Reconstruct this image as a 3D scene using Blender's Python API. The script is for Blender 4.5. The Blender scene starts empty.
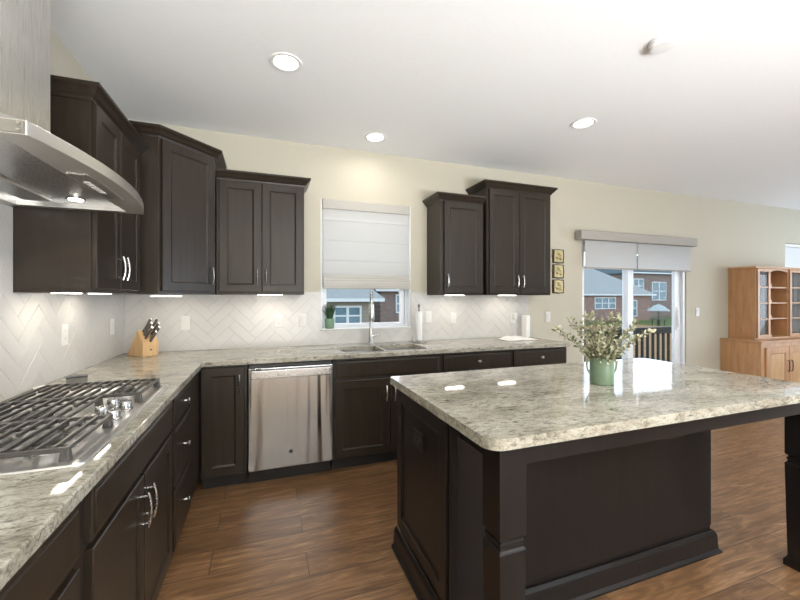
import bpy, bmesh, math, random
from mathutils import Vector, Matrix
random.seed(7)
D = bpy.data
SC = bpy.context.scene
COL = SC.collection
PI = math.pi

# ------------------------------------------------------------------ camera
cam_d = D.cameras.new('camera')
cam = D.objects.new('camera', cam_d)
COL.objects.link(cam)
cam.location = (1.0495, -3.4916, 1.3512)
cam.rotation_euler = (PI / 2, 0, -0.3440)
cam_d.sensor_width = 36.0
cam_d.lens = 36.0 * 375.0 / 800.0
cam_d.shift_y = -2.8 / 800.0
cam_d.clip_start = 0.02
cam_d.clip_end = 400
SC.camera = cam

# ------------------------------------------------------------------ world and fill lights
w = D.worlds.new('overcast_sky')
SC.world = w
w.use_nodes = True
wn = w.node_tree.nodes
wl = w.node_tree.links
bg = wn['Background']
tc = wn.new('ShaderNodeTexCoord')
sp = wn.new('ShaderNodeSeparateXYZ')
rp = wn.new('ShaderNodeValToRGB')
ce = rp.color_ramp.elements
ce[0].position = 0.40
ce[0].color = (0.30, 0.31, 0.30, 1)
ce[1].position = 0.505
ce[1].color = (0.88, 0.95, 1.0, 1)
q = ce.new(0.62)
q.color = (0.80, 0.90, 1.0, 1)
q = ce.new(0.80)
q.color = (0.36, 0.44, 0.54, 1)
mr = wn.new('ShaderNodeMapRange')
mr.inputs[1].default_value = -1
mr.inputs[2].default_value = 1
wl.new(tc.outputs['Generated'], sp.inputs[0])
wl.new(sp.outputs['Z'], mr.inputs[0])
wl.new(mr.outputs[0], rp.inputs[0])
wl.new(rp.outputs[0], bg.inputs['Color'])
bg.inputs['Strength'].default_value = 2.9

SC.view_settings.view_transform = 'Standard'
SC.view_settings.look = 'None'
SC.view_settings.gamma = 1.0
SC.view_settings.use_curve_mapping = False
SC.view_settings.exposure = 0.05


def area_light(name, loc, rot, sx, sy, power, color, spread=180):
    l = D.lights.new(name, 'AREA')
    l.shape = 'RECTANGLE'
    l.size = sx
    l.size_y = sy
    l.energy = power
    l.color = color
    l.spread = math.radians(spread)
    o = D.objects.new(name, l)
    o.location = loc
    o.rotation_euler = rot
    COL.objects.link(o)
    return o


# added fill lights inside the rear and right windows, tilted up at the ceiling
area_light('added_ceiling_fill_rear', (2.2, -6.6, 0.5), (PI / 2 + 1.22, 0, 0.35), 4.2, 0.9, 600, (0.96, 0.985, 1.0), 140)
area_light('added_ceiling_fill_right', (10.1, -3.2, 1.25), (PI / 2 + .80, 0, PI / 2), 3.6, 1.6, 150, (0.70, 0.84, 1.0))

CAN_POWER = 2.4
UNDER_POWER = 0.7


# ------------------------------------------------------------------ materials
def hexc(r, g, b):
    f = lambda c: ((c / 255 + 0.055) / 1.055) ** 2.4 if c > 10 else c / 255 / 12.92
    return (f(r), f(g), f(b))


class NT:
    def __init__(s, name):
        s.m = D.materials.new(name)
        s.m.use_nodes = True
        s.t = s.m.node_tree
        s.p = s.t.nodes['Principled BSDF']
        s.out = s.t.nodes['Material Output']

    def n(s, typ, **kw):
        nd = s.t.nodes.new(typ)
        for k, v in kw.items():
            setattr(nd, k, v)
        return nd

    def l(s, a, b):
        s.t.links.new(a, b)

    def coords(s, scale=(1, 1, 1), rot=(0, 0, 0)):
        t = s.n('ShaderNodeTexCoord')
        mp = s.n('ShaderNodeMapping')
        mp.inputs['Scale'].default_value = scale
        mp.inputs['Rotation'].default_value = rot
        s.l(t.outputs['Object'], mp.inputs[0])
        return mp.outputs[0]

    def noise(s, vec, scale, detail=4, rough=0.55, dist=0.0):
        nd = s.n('ShaderNodeTexNoise')
        nd.inputs['Scale'].default_value = scale
        nd.inputs['Detail'].default_value = detail
        nd.inputs['Roughness'].default_value = rough
        nd.inputs['Distortion'].default_value = dist
        s.l(vec, nd.inputs['Vector'])
        return nd.outputs['Fac']

    def ramp(s, fac, stops):
        r = s.n('ShaderNodeValToRGB')
        e = r.color_ramp.elements
        while len(e) > 1:
            e.remove(e[-1])
        e[0].position = stops[0][0]
        e[0].color = (*stops[0][1], 1)
        for p, c in stops[1:]:
            q = e.new(p)
            q.color = (*c, 1)
        s.l(fac, r.inputs[0])
        return r.outputs[0]

    def mix(s, fac, a, b, mode='MIX'):
        nd = s.n('ShaderNodeMix', data_type='RGBA', blend_type=mode)
        for sock, v in ((nd.inputs[0], fac), (nd.inputs[6], a), (nd.inputs[7], b)):
            if isinstance(v, (int, float)):
                sock.default_value = v
            elif isinstance(v, tuple):
                sock.default_value = (*v, 1)
            else:
                s.l(v, sock)
        return nd.outputs[2]

    def bump(s, h, strength=0.1, dist=0.01):
        b = s.n('ShaderNodeBump')
        b.inputs['Strength'].default_value = strength
        b.inputs['Distance'].default_value = dist
        s.l(h, b.inputs['Height'])
        s.l(b.outputs[0], s.p.inputs['Normal'])

    def base(s, c):
        if isinstance(c, tuple):
            s.p.inputs['Base Color'].default_value = (*c, 1)
        else:
            s.l(c, s.p.inputs['Base Color'])

    def set(s, rough=0.5, metal=0.0, spec=0.5, coat=0.0):
        s.p.inputs['Roughness'].default_value = rough
        s.p.inputs['Metallic'].default_value = metal
        s.p.inputs['Specular IOR Level'].default_value = spec
        s.p.inputs['Coat Weight'].default_value = coat
        return s.m


def plain(name, c, rough=0.5, metal=0.0, var=0.06, scale=9, spec=0.5, coat=0.0, stretch=(1, 1, 1), bump=0.0):
    """one colour, gently mottled by a noise"""
    n = NT(name)
    v = n.noise(n.coords(stretch), scale, 3)
    lo = tuple(x * (1 - var) for x in c)
    hi = tuple(min(1, x * (1 + var)) for x in c)
    n.base(n.ramp(v, [(0.3, lo), (0.7, hi)]))
    if bump:
        n.bump(v, bump, 0.004)
    return n.set(rough, metal, spec, coat)


def wood(name, dark, light, rough=0.4, grain=(1, 1, 14), scale=3.0, spec=0.5):
    n = NT(name)
    v = n.noise(n.coords(grain), scale, 6, 0.62, 0.4)
    n.base(n.ramp(v, [(0.28, dark), (0.72, light)]))
    n.bump(v, 0.05, 0.002)
    return n.set(rough, 0, spec)


def steel(name, c=(0.60, 0.60, 0.60), rough=0.25, stretch=(60, 60, 1), amount=0.03, wave=0.0):
    n = NT(name)
    v = n.noise(n.coords(stretch), 6, 3)
    n.base(n.ramp(v, [(0.3, tuple(x * 0.88 for x in c)), (0.7, c)]))
    rr = n.n('ShaderNodeMapRange')
    rr.inputs[3].default_value = max(0.03, rough - 0.06)
    rr.inputs[4].default_value = rough + 0.08
    n.l(v, rr.inputs[0])
    m = n.set(rough, 1.0)
    n.l(rr.outputs[0], n.p.inputs['Roughness'])
    if wave:
        v2 = n.noise(n.coords((5.5, 5.5, 0.35)), 1.3, 2)
        n.bump(v2, wave, 0.03)
    else:
        n.bump(v, amount, 0.002)
    return m


def granite():
    n = NT('granite')
    rot = (0, 0, 0.25)
    a = n.noise(n.coords((1.0, 2.2, 2.2), rot), 3.2, 6, 0.6, 0.8)
    base = n.ramp(a, [(0.30, hexc(140, 134, 120)), (0.5, hexc(172, 167, 153)), (0.70, hexc(192, 188, 177))])
    b = n.noise(n.coords((1.0, 2.6, 2.6), rot), 26, 6, 0.72, 0.5)
    sp_ = n.ramp(b, [(0.36, (0, 0, 0)), (0.53, (1, 1, 1))])
    c = n.noise(n.coords((1, 1.6, 1.6), rot), 6, 4)
    msk = n.ramp(c, [(0.36, (0.45, 0.45, 0.45)), (0.62, (1, 1, 1))])
    dark = n.mix(sp_, hexc(96, 88, 77), base)
    col = n.mix(msk, base, dark)
    d = n.noise(n.coords((1, 1.5, 1.5), rot), 110, 3, 0.65)
    col = n.mix(0.6, col, n.ramp(d, [(0.34, (0.38, 0.36, 0.33)), (0.47, (1, 1, 1))]), 'MULTIPLY')
    n.base(col)
    return n.set(0.045, 0, 0.5)


def floor_mat():
    n = NT('oak_plank_floor')
    co = n.coords()
    br = n.n('ShaderNodeTexBrick')
    br.offset = 0.37
    br.inputs['Scale'].default_value = 1.0
    br.inputs['Brick Width'].default_value = 1.25
    br.inputs['Row Height'].default_value = 0.182
    br.inputs['Mortar Size'].default_value = 0.0022
    br.inputs['Mortar Smooth'].default_value = 0.1
    br.inputs['Bias'].default_value = 0.0
    br.inputs['Color1'].default_value = (0, 0, 0, 1)
    br.inputs['Color2'].default_value = (1, 1, 1, 1)
    br.inputs['Mortar'].default_value = (0.5, 0.5, 0.5, 1)
    n.l(co, br.inputs['Vector'])
    # grain, shifted per plank so that it breaks at the joints
    sh = n.n('ShaderNodeVectorMath', operation='MULTIPLY_ADD')
    n.l(br.outputs['Color'], sh.inputs[0])
    sh.inputs[1].default_value = (7.3, 5.1, 3.7)
    n.l(co, sh.inputs[2])
    mp = n.n('ShaderNodeMapping')
    mp.inputs['Scale'].default_value = (1.1, 9, 1)
    n.l(sh.outputs[0], mp.inputs[0])
    g = n.noise(mp.outputs[0], 2.6, 7, 0.64, 1.6)
    mp2 = n.n('ShaderNodeMapping')
    mp2.inputs['Scale'].default_value = (2.5, 60, 1)
    n.l(sh.outputs[0], mp2.inputs[0])
    g2 = n.noise(mp2.outputs[0], 2.0, 3, 0.6)
    col = n.ramp(g, [(0.26, hexc(88, 62, 39)), (0.45, hexc(118, 86, 57)), (0.6, hexc(146, 110, 76)), (0.76, hexc(184, 148, 110))])
    col = n.mix(0.22, col, n.ramp(g2, [(0.3, (0.45, 0.42, 0.4)), (0.6, (1, 1, 1))]), 'MULTIPLY')
    col = n.mix(0.5, col, n.ramp(br.outputs['Color'], [(0.0, (0.50, 0.46, 0.42)), (1.0, (1.0, 1.0, 1.0))]), 'MULTIPLY')
    col = n.mix(br.outputs['Fac'], col, hexc(72, 54, 40))
    n.base(col)
    n.bump(br.outputs['Fac'], -0.25, 0.003)
    return n.set(0.40, 0, 0.5)


def glass_mat(name, tint=(0.96, 0.98, 0.98), refl=0.12):
    n = NT(name)
    tr = n.n('ShaderNodeBsdfTransparent')
    tr.inputs[0].default_value = (*tint, 1)
    gl = n.n('ShaderNodeBsdfGlossy')
    gl.inputs['Roughness'].default_value = 0.02
    lw = n.n('ShaderNodeLayerWeight')
    lw.inputs[0].default_value = refl
    mx = n.n('ShaderNodeMixShader')
    n.l(lw.outputs['Fresnel'], mx.inputs[0])
    n.l(tr.outputs[0], mx.inputs[1])
    n.l(gl.outputs[0], mx.inputs[2])
    n.l(mx.outputs[0], n.out.inputs[0])
    n.t.nodes.remove(n.p)
    return n.m


def cloth_mat(name, c, trans=0.5, scale=900):
    n = NT(name)
    co = n.coords((1, 1, 1))
    v = n.noise(co, 180, 2)
    colr = n.ramp(v, [(0.3, tuple(x * 0.93 for x in c)), (0.7, c)])
    df = n.n('ShaderNodeBsdfDiffuse')
    tl = n.n('ShaderNodeBsdfTranslucent')
    n.l(colr, df.inputs[0])
    n.l(colr, tl.inputs[0])
    mx = n.n('ShaderNodeMixShader')
    mx.inputs[0].default_value = trans
    n.l(df.outputs[0], mx.inputs[1])
    n.l(tl.outputs[0], mx.inputs[2])
    n.l(mx.outputs[0], n.out.inputs[0])
    n.t.nodes.remove(n.p)
    return n.m


def emit(name, c, s):
    n = NT(name)
    v = n.noise(n.coords(), 20, 1)
    n.base(n.ramp(v, [(0, (0.9, 0.9, 0.9)), (1, (0.95, 0.95, 0.95))]))
    n.p.inputs['Emission Color'].default_value = (*c, 1)
    n.p.inputs['Emission Strength'].default_value = s
    return n.set(0.4)


def brick_mat(name, c1, c2, mortar, bw=0.24, bh=0.08):
    n = NT(name)
    co = n.coords((1, 1, 1), (PI / 2, 0, 0))
    br = n.n('ShaderNodeTexBrick')
    br.inputs['Scale'].default_value = 1.0
    br.inputs['Brick Width'].default_value = bw
    br.inputs['Row Height'].default_value = bh
    br.inputs['Mortar Size'].default_value = 0.008
    br.inputs['Color1'].default_value = (*c1, 1)
    br.inputs['Color2'].default_value = (*c2, 1)
    br.inputs['Mortar'].default_value = (*mortar, 1)
    n.l(co, br.inputs['Vector'])
    v = n.noise(n.coords(), 0.9, 3)
    n.base(n.mix(0.35, br.outputs['Color'], n.ramp(v, [(0.3, (0.6, 0.6, 0.6)), (0.7, (1, 1, 1))]), 'MULTIPLY'))
    return n.set(0.9, 0, 0.1)


def siding_mat(name, c):
    n = NT(name)
    wv = n.n('ShaderNodeTexWave', wave_type='BANDS', bands_direction='Z', wave_profile='SAW')
    wv.inputs['Scale'].default_value = 1.6
    n.l(n.coords(), wv.inputs['Vector'])
    n.base(n.ramp(wv.outputs['Fac'], [(0, tuple(x * 0.75 for x in c)), (0.15, c), (1, tuple(min(1, x * 1.08) for x in c))]))
    return n.set(0.8, 0, 0.1)


M = {}
M['wall'] = plain('cream_wall_paint', (0.53, 0.494, 0.405), 0.85, 0, 0.012, 30, 0.2)
M['ceiling'] = plain('flat_white_ceiling_paint', (0.87, 0.875, 0.88), 0.95, 0, 0.01, 40, 0.1)
M['white'] = plain('white_trim_paint', (0.82, 0.82, 0.82), 0.4, 0, 0.01, 20)
M['vinyl'] = plain('white_vinyl', (0.80, 0.82, 0.86), 0.35, 0, 0.01, 20)
M['floor'] = floor_mat()
M['cab'] = wood('espresso_stained_maple', (0.021, 0.0148, 0.0100), (0.033, 0.0242, 0.0168), 0.32, (9, 9, 0.7), 4, 0.32)
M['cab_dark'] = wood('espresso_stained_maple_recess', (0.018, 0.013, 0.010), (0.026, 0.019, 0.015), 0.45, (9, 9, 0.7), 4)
M['island'] = wood('black_brown_island_paint', (0.011, 0.009, 0.0085), (0.0155, 0.013, 0.0122), 0.28, (9, 9, 0.7), 4, 0.25)
M['granite'] = granite()
M['steel'] = steel('brushed_stainless_steel', (0.66, 0.65, 0.63), 0.27, (60, 60, 1), 0.006)
M['steel_h'] = steel('brushed_stainless_hood', (0.70, 0.69, 0.665), 0.33, (1, 60, 60))
M['steel_dw'] = steel('brushed_stainless_dishwasher_door', (0.47, 0.47, 0.47), 0.17, (60, 60, 1), 0.03, 0.65)
M['chrome'] = steel('satin_nickel', (0.46, 0.45, 0.435), 0.26, (30, 30, 30), 0.0)
M['sinksteel'] = steel('satin_sink_steel', (0.55, 0.55, 0.55), 0.28, (30, 30, 30), 0.0)
M['tray'] = steel('satin_cooktop_steel', (0.80, 0.79, 0.77), 0.36, (30, 30, 30), 0.0)
M['iron'] = plain('cast_iron', (0.085, 0.078, 0.072), 0.34, 0.4, 0.2, 60)
M['black'] = plain('black_plastic', (0.012, 0.012, 0.012), 0.35, 0, 0.1, 30)
M['blackmetal'] = plain('black_enamel', (0.02, 0.02, 0.02), 0.4, 0.3, 0.1, 30)
M['tile'] = plain('glazed_white_tile', (0.57, 0.555, 0.53), 0.22, 0, 0.02, 3, 0.5)
M['grout'] = plain('grey_grout', (0.39, 0.375, 0.355), 0.9, 0, 0.06, 60, 0.1)
M['plate'] = plain('white_switch_plastic', (0.68, 0.67, 0.64), 0.3, 0, 0.01, 20)
M['slot'] = plain('grey_outlet_slot', (0.22, 0.21, 0.20), 0.5, 0, 0.05, 20)
M['lens'] = emit('lit_lamp_lens', (1.0, 0.95, 0.86), 9)
M['led'] = emit('lit_led_strip', (1.0, 0.94, 0.85), 7)
M['shade'] = cloth_mat('white_linen', (0.78, 0.775, 0.765), 0.45)
M['shadeb'] = cloth_mat('beige_linen_band', (0.56, 0.54, 0.50), 0.15)
M['roller'] = cloth_mat('white_roller_fabric', (0.78, 0.78, 0.78), 0.5)
M['valance'] = plain('greige_fabric_valance', (0.38, 0.36, 0.33), 0.85, 0, 0.06, 90, 0.1)
M['glass'] = glass_mat('window_glass', (0.97, 0.98, 0.98), 0.03)
M['cabglass'] = glass_mat('cabinet_glass', (0.90, 0.91, 0.92), 0.06)
M['block'] = wood('pale_beech_wood', hexc(196, 154, 104), hexc(226, 190, 142), 0.5, (9, 9, 1.0), 3)
M['knife'] = plain('grey_brown_knife_handle', (0.16, 0.145, 0.13), 0.35, 0.2, 0.2, 40)
M['green_pot'] = plain('sage_green_glaze', hexc(128, 158, 134), 0.35, 0, 0.06, 14)
M['vase'] = plain('green_enamel', hexc(106, 126, 102), 0.3, 0, 0.08, 10)
M['grass'] = plain('dark_green_leaf', hexc(46, 78, 48), 0.5, 0, 0.35, 25)
M['stem'] = plain('brown_twig', hexc(98, 84, 62), 0.7, 0, 0.2, 30)
M['paper'] = plain('white_paper', (0.82, 0.81, 0.79), 0.85, 0, 0.02, 40, 0.1)
M['cover'] = plain('tan_book_cover', hexc(150, 128, 104), 0.6, 0, 0.1, 20)
M['oak'] = wood('honey_oak', hexc(164, 120, 82), hexc(198, 152, 110), 0.42, (6, 6, 0.8), 4)
M['oak_l'] = wood('light_oak_panel', hexc(176, 134, 90), hexc(206, 166, 120), 0.42, (6, 6, 0.8), 4)
M['gold'] = plain('gold_relief', hexc(196, 182, 138), 0.4, 0.35, 0.3, 40, bump=0.5)
M['bronze'] = plain('dark_bronze_frame', hexc(70, 52, 34), 0.45, 0.4, 0.15, 30)
M['grey_plastic'] = plain('grey_plastic', hexc(112, 108, 100), 0.45, 0, 0.08, 30)
M['dial'] = plain('dark_grey_badge', (0.05, 0.05, 0.05), 0.3, 0.5, 0.1, 30)
M['toe'] = plain('black_toe_kick', (0.012, 0.010, 0.009), 0.6, 0, 0.1, 20)
M['lace'] = cloth_mat('grey_lace_curtain', (0.55, 0.54, 0.52), 0.4)


def leaf_mat():
    n = NT('eucalyptus_leaf')
    oi = n.n('ShaderNodeObjectInfo')
    v = n.noise(n.coords((1, 1, 1)), 34, 2, 0.5)
    c = n.ramp(v, [(0.28, hexc(80, 86, 62)), (0.45, hexc(126, 130, 100)), (0.58, hexc(176, 173, 146)), (0.70, hexc(214, 209, 192))])
    n.base(c)
    return n.set(0.6, 0, 0.3)


M['leaf'] = leaf_mat()


# ------------------------------------------------------------------ mesh builder
class MB:
    def __init__(s, xf=None):
        s.bm = bmesh.new()
        s.xf = xf

    def _v(s, p):
        p = Vector(p)
        return s.bm.verts.new(s.xf @ p if s.xf else p)

    def _f(s, vs):
        try:
            return s.bm.faces.new(vs)
        except ValueError:
            return None

    def box(s, x0, x1, y0, y1, z0, z1):
        v = [s._v((x, y, z)) for x in (x0, x1) for y in (y0, y1) for z in (z0, z1)]
        for f in ((0, 1, 3, 2), (4, 6, 7, 5), (0, 4, 5, 1), (2, 3, 7, 6), (0, 2, 6, 4), (1, 5, 7, 3)):
            s._f([v[i] for i in f])
        return s

    def prism(s, pts, lo, hi, axis='z'):
        """closed outline extruded along an axis"""
        def mk(p, h):
            if axis == 'z':
                return (p[0], p[1], h)
            if axis == 'y':
                return (p[0], h, p[1])
            return (h, p[0], p[1])
        a = [s._v(mk(p, lo)) for p in pts]
        b = [s._v(mk(p, hi)) for p in pts]
        n = len(pts)
        s._f(a[::-1])
        s._f(b)
        for i in range(n):
            s._f([a[i], a[(i + 1) % n], b[(i + 1) % n], b[i]])
        return s

    def loft(s, rings, cap=True, closed=True):
        vs = [[s._v(p) for p in r] for r in rings]
        n = len(vs[0])
        for a, b in zip(vs, vs[1:]):
            for i in range(n if closed else n - 1):
                s._f([a[i], a[(i + 1) % n], b[(i + 1) % n], b[i]])
        if cap:
            s._f(vs[0][::-1])
            s._f(vs[-1])
        return s

    def lathe(s, prof, c=(0, 0, 0), seg=24, axis='z', cap=True):
        rings = []
        for r, h in prof:
            ring = []
            for k in range(seg):
                a = 2 * PI * k / seg
                u, v = r * math.cos(a), r * math.sin(a)
                if axis == 'z':
                    p = (c[0] + u, c[1] + v, c[2] + h)
                elif axis == 'y':
                    p = (c[0] + u, c[1] + h, c[2] + v)
                else:
                    p = (c[0] + h, c[1] + u, c[2] + v)
                ring.append(p)
            rings.append(ring)
        return s.loft(rings, cap)

    def tube(s, pts, r, seg=8, cap=True):
        pts = [Vector(p) for p in pts]
        n = len(pts)
        rs = r if isinstance(r, (list, tuple)) else [r] * n
        t0 = (pts[1] - pts[0]).normalized()
        up = Vector((0, 0, 1)) if abs(t0.z) < 0.9 else Vector((1, 0, 0))
        nx = t0.cross(up).normalized()
        rings = []
        for i, p in enumerate(pts):
            if i == 0:
                t = pts[1] - pts[0]
            elif i == n - 1:
                t = pts[-1] - pts[-2]
            else:
                t = (pts[i + 1] - pts[i]).normalized() + (pts[i] - pts[i - 1]).normalized()
            t.normalize()
            nx = (nx - t * nx.dot(t)).normalized()
            ny = t.cross(nx)
            rings.append([p + nx * (rs[i] * math.cos(2 * PI * k / seg)) + ny * (rs[i] * math.sin(2 * PI * k / seg)) for k in range(seg)])
        return s.loft(rings, cap)

    def slab(s, outer, holes, z0, z1):
        """flat slab with holes; outlines are lists of (x, y)"""
        tmp = bmesh.new()
        loops = [outer] + holes
        es = []
        for lp in loops:
            vs = [tmp.verts.new((p[0], p[1], z1)) for p in lp]
            for i in range(len(vs)):
                es.append(tmp.edges.new((vs[i], vs[(i + 1) % len(vs)])))
        bmesh.ops.triangle_fill(tmp, use_beauty=True, use_dissolve=False, edges=es)
        tmp.verts.index_update()
        top = {v.index: s._v(v.co) for v in tmp.verts}
        bot = {v.index: s._v((v.co.x, v.co.y, z0)) for v in tmp.verts}
        for f in tmp.faces:
            idx = [v.index for v in f.verts]
            if f.normal.z < 0:
                idx = idx[::-1]
            s._f([top[i] for i in idx])
            s._f([bot[i] for i in idx[::-1]])
        k = 0
        for lp in loops:
            n = len(lp)
            for i in range(n):
                a, b = k + i, k + (i + 1) % n
                s._f([bot[a], bot[b], top[b], top[a]])
            k += n
        tmp.free()
        return s

    def door(s, w, h, t=0.02, rail=0.057, x0=0.0, z0=0.0, y=0.0, depth=0.008, step=0.012):
        """five piece door: front at y - t, recessed panel"""
        def ring(o, yy):
            return [s._v((x0 + o, yy, z0 + o)), s._v((x0 + w - o, yy, z0 + o)), s._v((x0 + w - o, yy, z0 + h - o)), s._v((x0 + o, yy, z0 + h - o))]
        rs = [ring(0, y), ring(0, y - t + 0.003), ring(0.003, y - t), ring(rail, y - t), ring(rail + 0.004, y - t + depth * 0.55),
              ring(rail + step, y - t + depth)]
        s._f(rs[0][::-1])
        for a, b in zip(rs, rs[1:]):
            for i in range(4):
                s._f([a[i], a[(i + 1) % 4], b[(i + 1) % 4], b[i]])
        s._f(rs[-1])
        return s

    def sphere(s, c, r, seg=12, rings=8, sz=1.0):
        prof = []
        for i in range(1, rings):
            a = PI * i / rings
            prof.append((r * math.sin(a), -r * math.cos(a) * sz))
        return s.lathe(prof, c, seg)

    def obj(s, name, mat, parent=None, smooth=False, bevel=0.0, seg=2):
        bmesh.ops.recalc_face_normals(s.bm, faces=s.bm.faces[:])
        me = D.meshes.new(name)
        s.bm.to_mesh(me)
        s.bm.free()
        me.materials.append(M[mat] if isinstance(mat, str) else mat)
        if smooth:
            for p in me.polygons:
                p.use_smooth = True
            try:
                me.set_sharp_from_angle(angle=math.radians(smooth if smooth is not True else 40))
            except Exception:
                pass
        o = D.objects.new(name, me)
        COL.objects.link(o)
        if parent:
            o.parent = parent
        if bevel:
            b = o.modifiers.new('bevel', 'BEVEL')
            b.width = bevel
            b.segments = seg
            b.limit_method = 'ANGLE'
            b.angle_limit = math.radians(35)
            b.harden_normals = False
        return o


def tag(o, label, cat, group=None, kind=None):
    o['label'] = label
    o['category'] = cat
    if group:
        o['group'] = group
    if kind:
        o['kind'] = kind
    return o


def thing(name, label, cat, loc=(0, 0, 0), rz=0.0, group=None, kind=None):
    o = D.objects.new(name, None)
    o.empty_display_size = 0.05
    COL.objects.link(o)
    o.location = loc
    o.rotation_euler = (0, 0, rz)
    return tag(o, label, cat, group, kind)


def dup(root, loc=None, rz=None, label=None):
    r = root.copy()
    COL.objects.link(r)
    if loc is not None:
        r.location = loc
    if rz is not None:
        r.rotation_euler = (0, 0, rz)
    if label:
        r['label'] = label
    for ch in list(root.children):
        c = ch.copy()
        COL.objects.link(c)
        c.parent = r
        for g in list(ch.children):
            q = g.copy()
            COL.objects.link(q)
            q.parent = c
    return r


# ================================================================== THE ROOM
CEIL = 2.745
XR, YF = 10.5, -7.1       # right wall and wall behind the camera
WT = 0.16

o = MB().box(-WT, XR + WT, YF - WT, WT, -0.2, 0.0).obj('floor', 'floor')
tag(o, 'brown oak plank floor running across the room', 'floor', kind='structure')
o = MB().box(-WT, XR + WT, YF - WT, WT, CEIL, CEIL + 0.2).obj('ceiling', 'ceiling')
tag(o, 'flat white ceiling with recessed lights', 'ceiling', kind='structure')
o = MB().box(-WT, 0, YF - WT, WT, 0, CEIL).obj('wall_left', 'wall')
tag(o, 'cream wall behind the range hood', 'wall', kind='structure')


def wall_with_holes(name, horiz, lo, hi, y0, y1, holes):
    """wall slab in a vertical plane; holes are (a0, a1, z0, z1)"""
    mb = MB()
    cuts = sorted(set([lo, hi] + [h[0] for h in holes] + [h[1] for h in holes]))
    for a, b in zip(cuts, cuts[1:]):
        zs = [(0, CEIL)]
        for h in holes:
            if h[0] <= a and h[1] >= b:
                nz = []
                for z0, z1 in zs:
                    if h[2] > z0:
                        nz.append((z0, h[2]))
                    if h[3] < z1:
                        nz.append((h[3], z1))
                zs = nz
        for z0, z1 in zs:
            if horiz == 'x':
                mb.box(a, b, y0, y1, z0, z1)
            else:
                mb.box(y0, y1, a, b, z0, z1)
    bmesh.ops.remove_doubles(mb.bm, verts=mb.bm.verts[:], dist=1e-5)
    return mb.obj(name, 'wall')


W1 = (1.525, 2.412, 1.048, 2.258)
DR = (4.62, 6.44, 0.0, 2.055)
W2 = (8.70, 9.75, 1.20, 2.20)
o = wall_with_holes('wall_back', 'x', 0, XR, 0, WT, [W1, DR, W2])
tag(o, 'cream wall with the kitchen window and the glass door', 'wall', kind='structure')
WR = (-5.0, -1.4, 0.45, 2.45)
o = wall_with_holes('wall_right', 'y', YF, WT, XR, XR + WT, [WR])
tag(o, 'cream wall at the far right side of the great room', 'wall', kind='structure')
WF = (2.4, 6.5, 0.6, 2.5)
WS = [(1.42, 1.60, .3, 2.1), (1.88, 2.06, .3, 2.1)]
o = wall_with_holes('wall_front', 'x', 0, XR, YF - WT, YF, [WF] + WS)
tag(o, 'cream wall behind the camera', 'wall', kind='structure')

# baseboards
for nm, b in (('baseboard_back', (3.83, 4.60, -0.016, -0.001, 0, 0.105)), ('baseboard_back_right', (6.46, 7.13, -0.016, -0.001, 0, 0.105)),
              ('baseboard_right', (XR - 0.016, XR - 0.001, YF + .02, -0.02, 0, 0.105))):
    o = MB().box(*b).obj(nm, 'white', bevel=0.004)
    tag(o, {'baseboard_back': 'white baseboard between base cabinets and glass door', 'baseboard_back_right': 'white baseboard between glass door and oak hutch',
            'baseboard_right': 'white baseboard along the right wall'}[nm], 'baseboard', kind='structure')

# kitchen window: white vinyl frame, two sashes
win = thing('window_1', 'white vinyl kitchen window over the sink', 'window', ((W1[0] + W1[1]) / 2, 0.1, W1[2]), kind='structure')
hw = (W1[1] - W1[0]) / 2
hh = W1[3] - W1[2]
f = MB()
for b in ((-hw, -hw + .035, 0, hh), (hw - .035, hw, 0, hh), (-hw + .035, hw - .035, 0, .03), (-hw + .035, hw - .035, hh - .035, hh)):
    f.box(b[0] + .001, b[1] - .001, -0.035, 0.055, b[2] + .001, b[3] - .001)
f.obj('window_frame', 'vinyl', win, bevel=0.003)
for nm, z0, z1, yy in (('lower_sash', .03, .62, -.012), ('upper_sash', .58, hh - .035, .02)):
    s = MB()
    a, b = -hw + .037, hw - .037
    s.box(a, a + .03, yy, yy + .03, z0, z1).box(b - .045, b, yy, yy + .03, z0, z1)
    s.box(a + .03, b - .045, yy, yy + .03, z0, z0 + .022).box(a + .03, b - .045, yy, yy + .03, z1 - .035, z1)
    sh = s.obj(nm, 'vinyl', win, bevel=0.003)
    MB().box(a + .028, b - .043, yy + .012, yy + .016, z0 + .02, z1 - .033).obj('glass_pane', 'glass', sh)
o = MB().box(W1[0] - .0, W1[1] + .0, -0.022, 0.062, W1[2] - 0.0, W1[2] + 0.012).obj('trim_1', 'white', bevel=0.004)
tag(o, 'white sill under the kitchen window', 'window sill', kind='structure')
o = MB()
o.box(W1[0], W1[0] + .012, -.004, .062, W1[2] + .0125, W1[3]).box(W1[1] - .012, W1[1], -.004, .062, W1[2] + .0125, W1[3])
o = o.obj('trim_2', 'white', bevel=0.002)
tag(o, 'white side jambs of the kitchen window', 'window trim', kind='structure')

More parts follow.
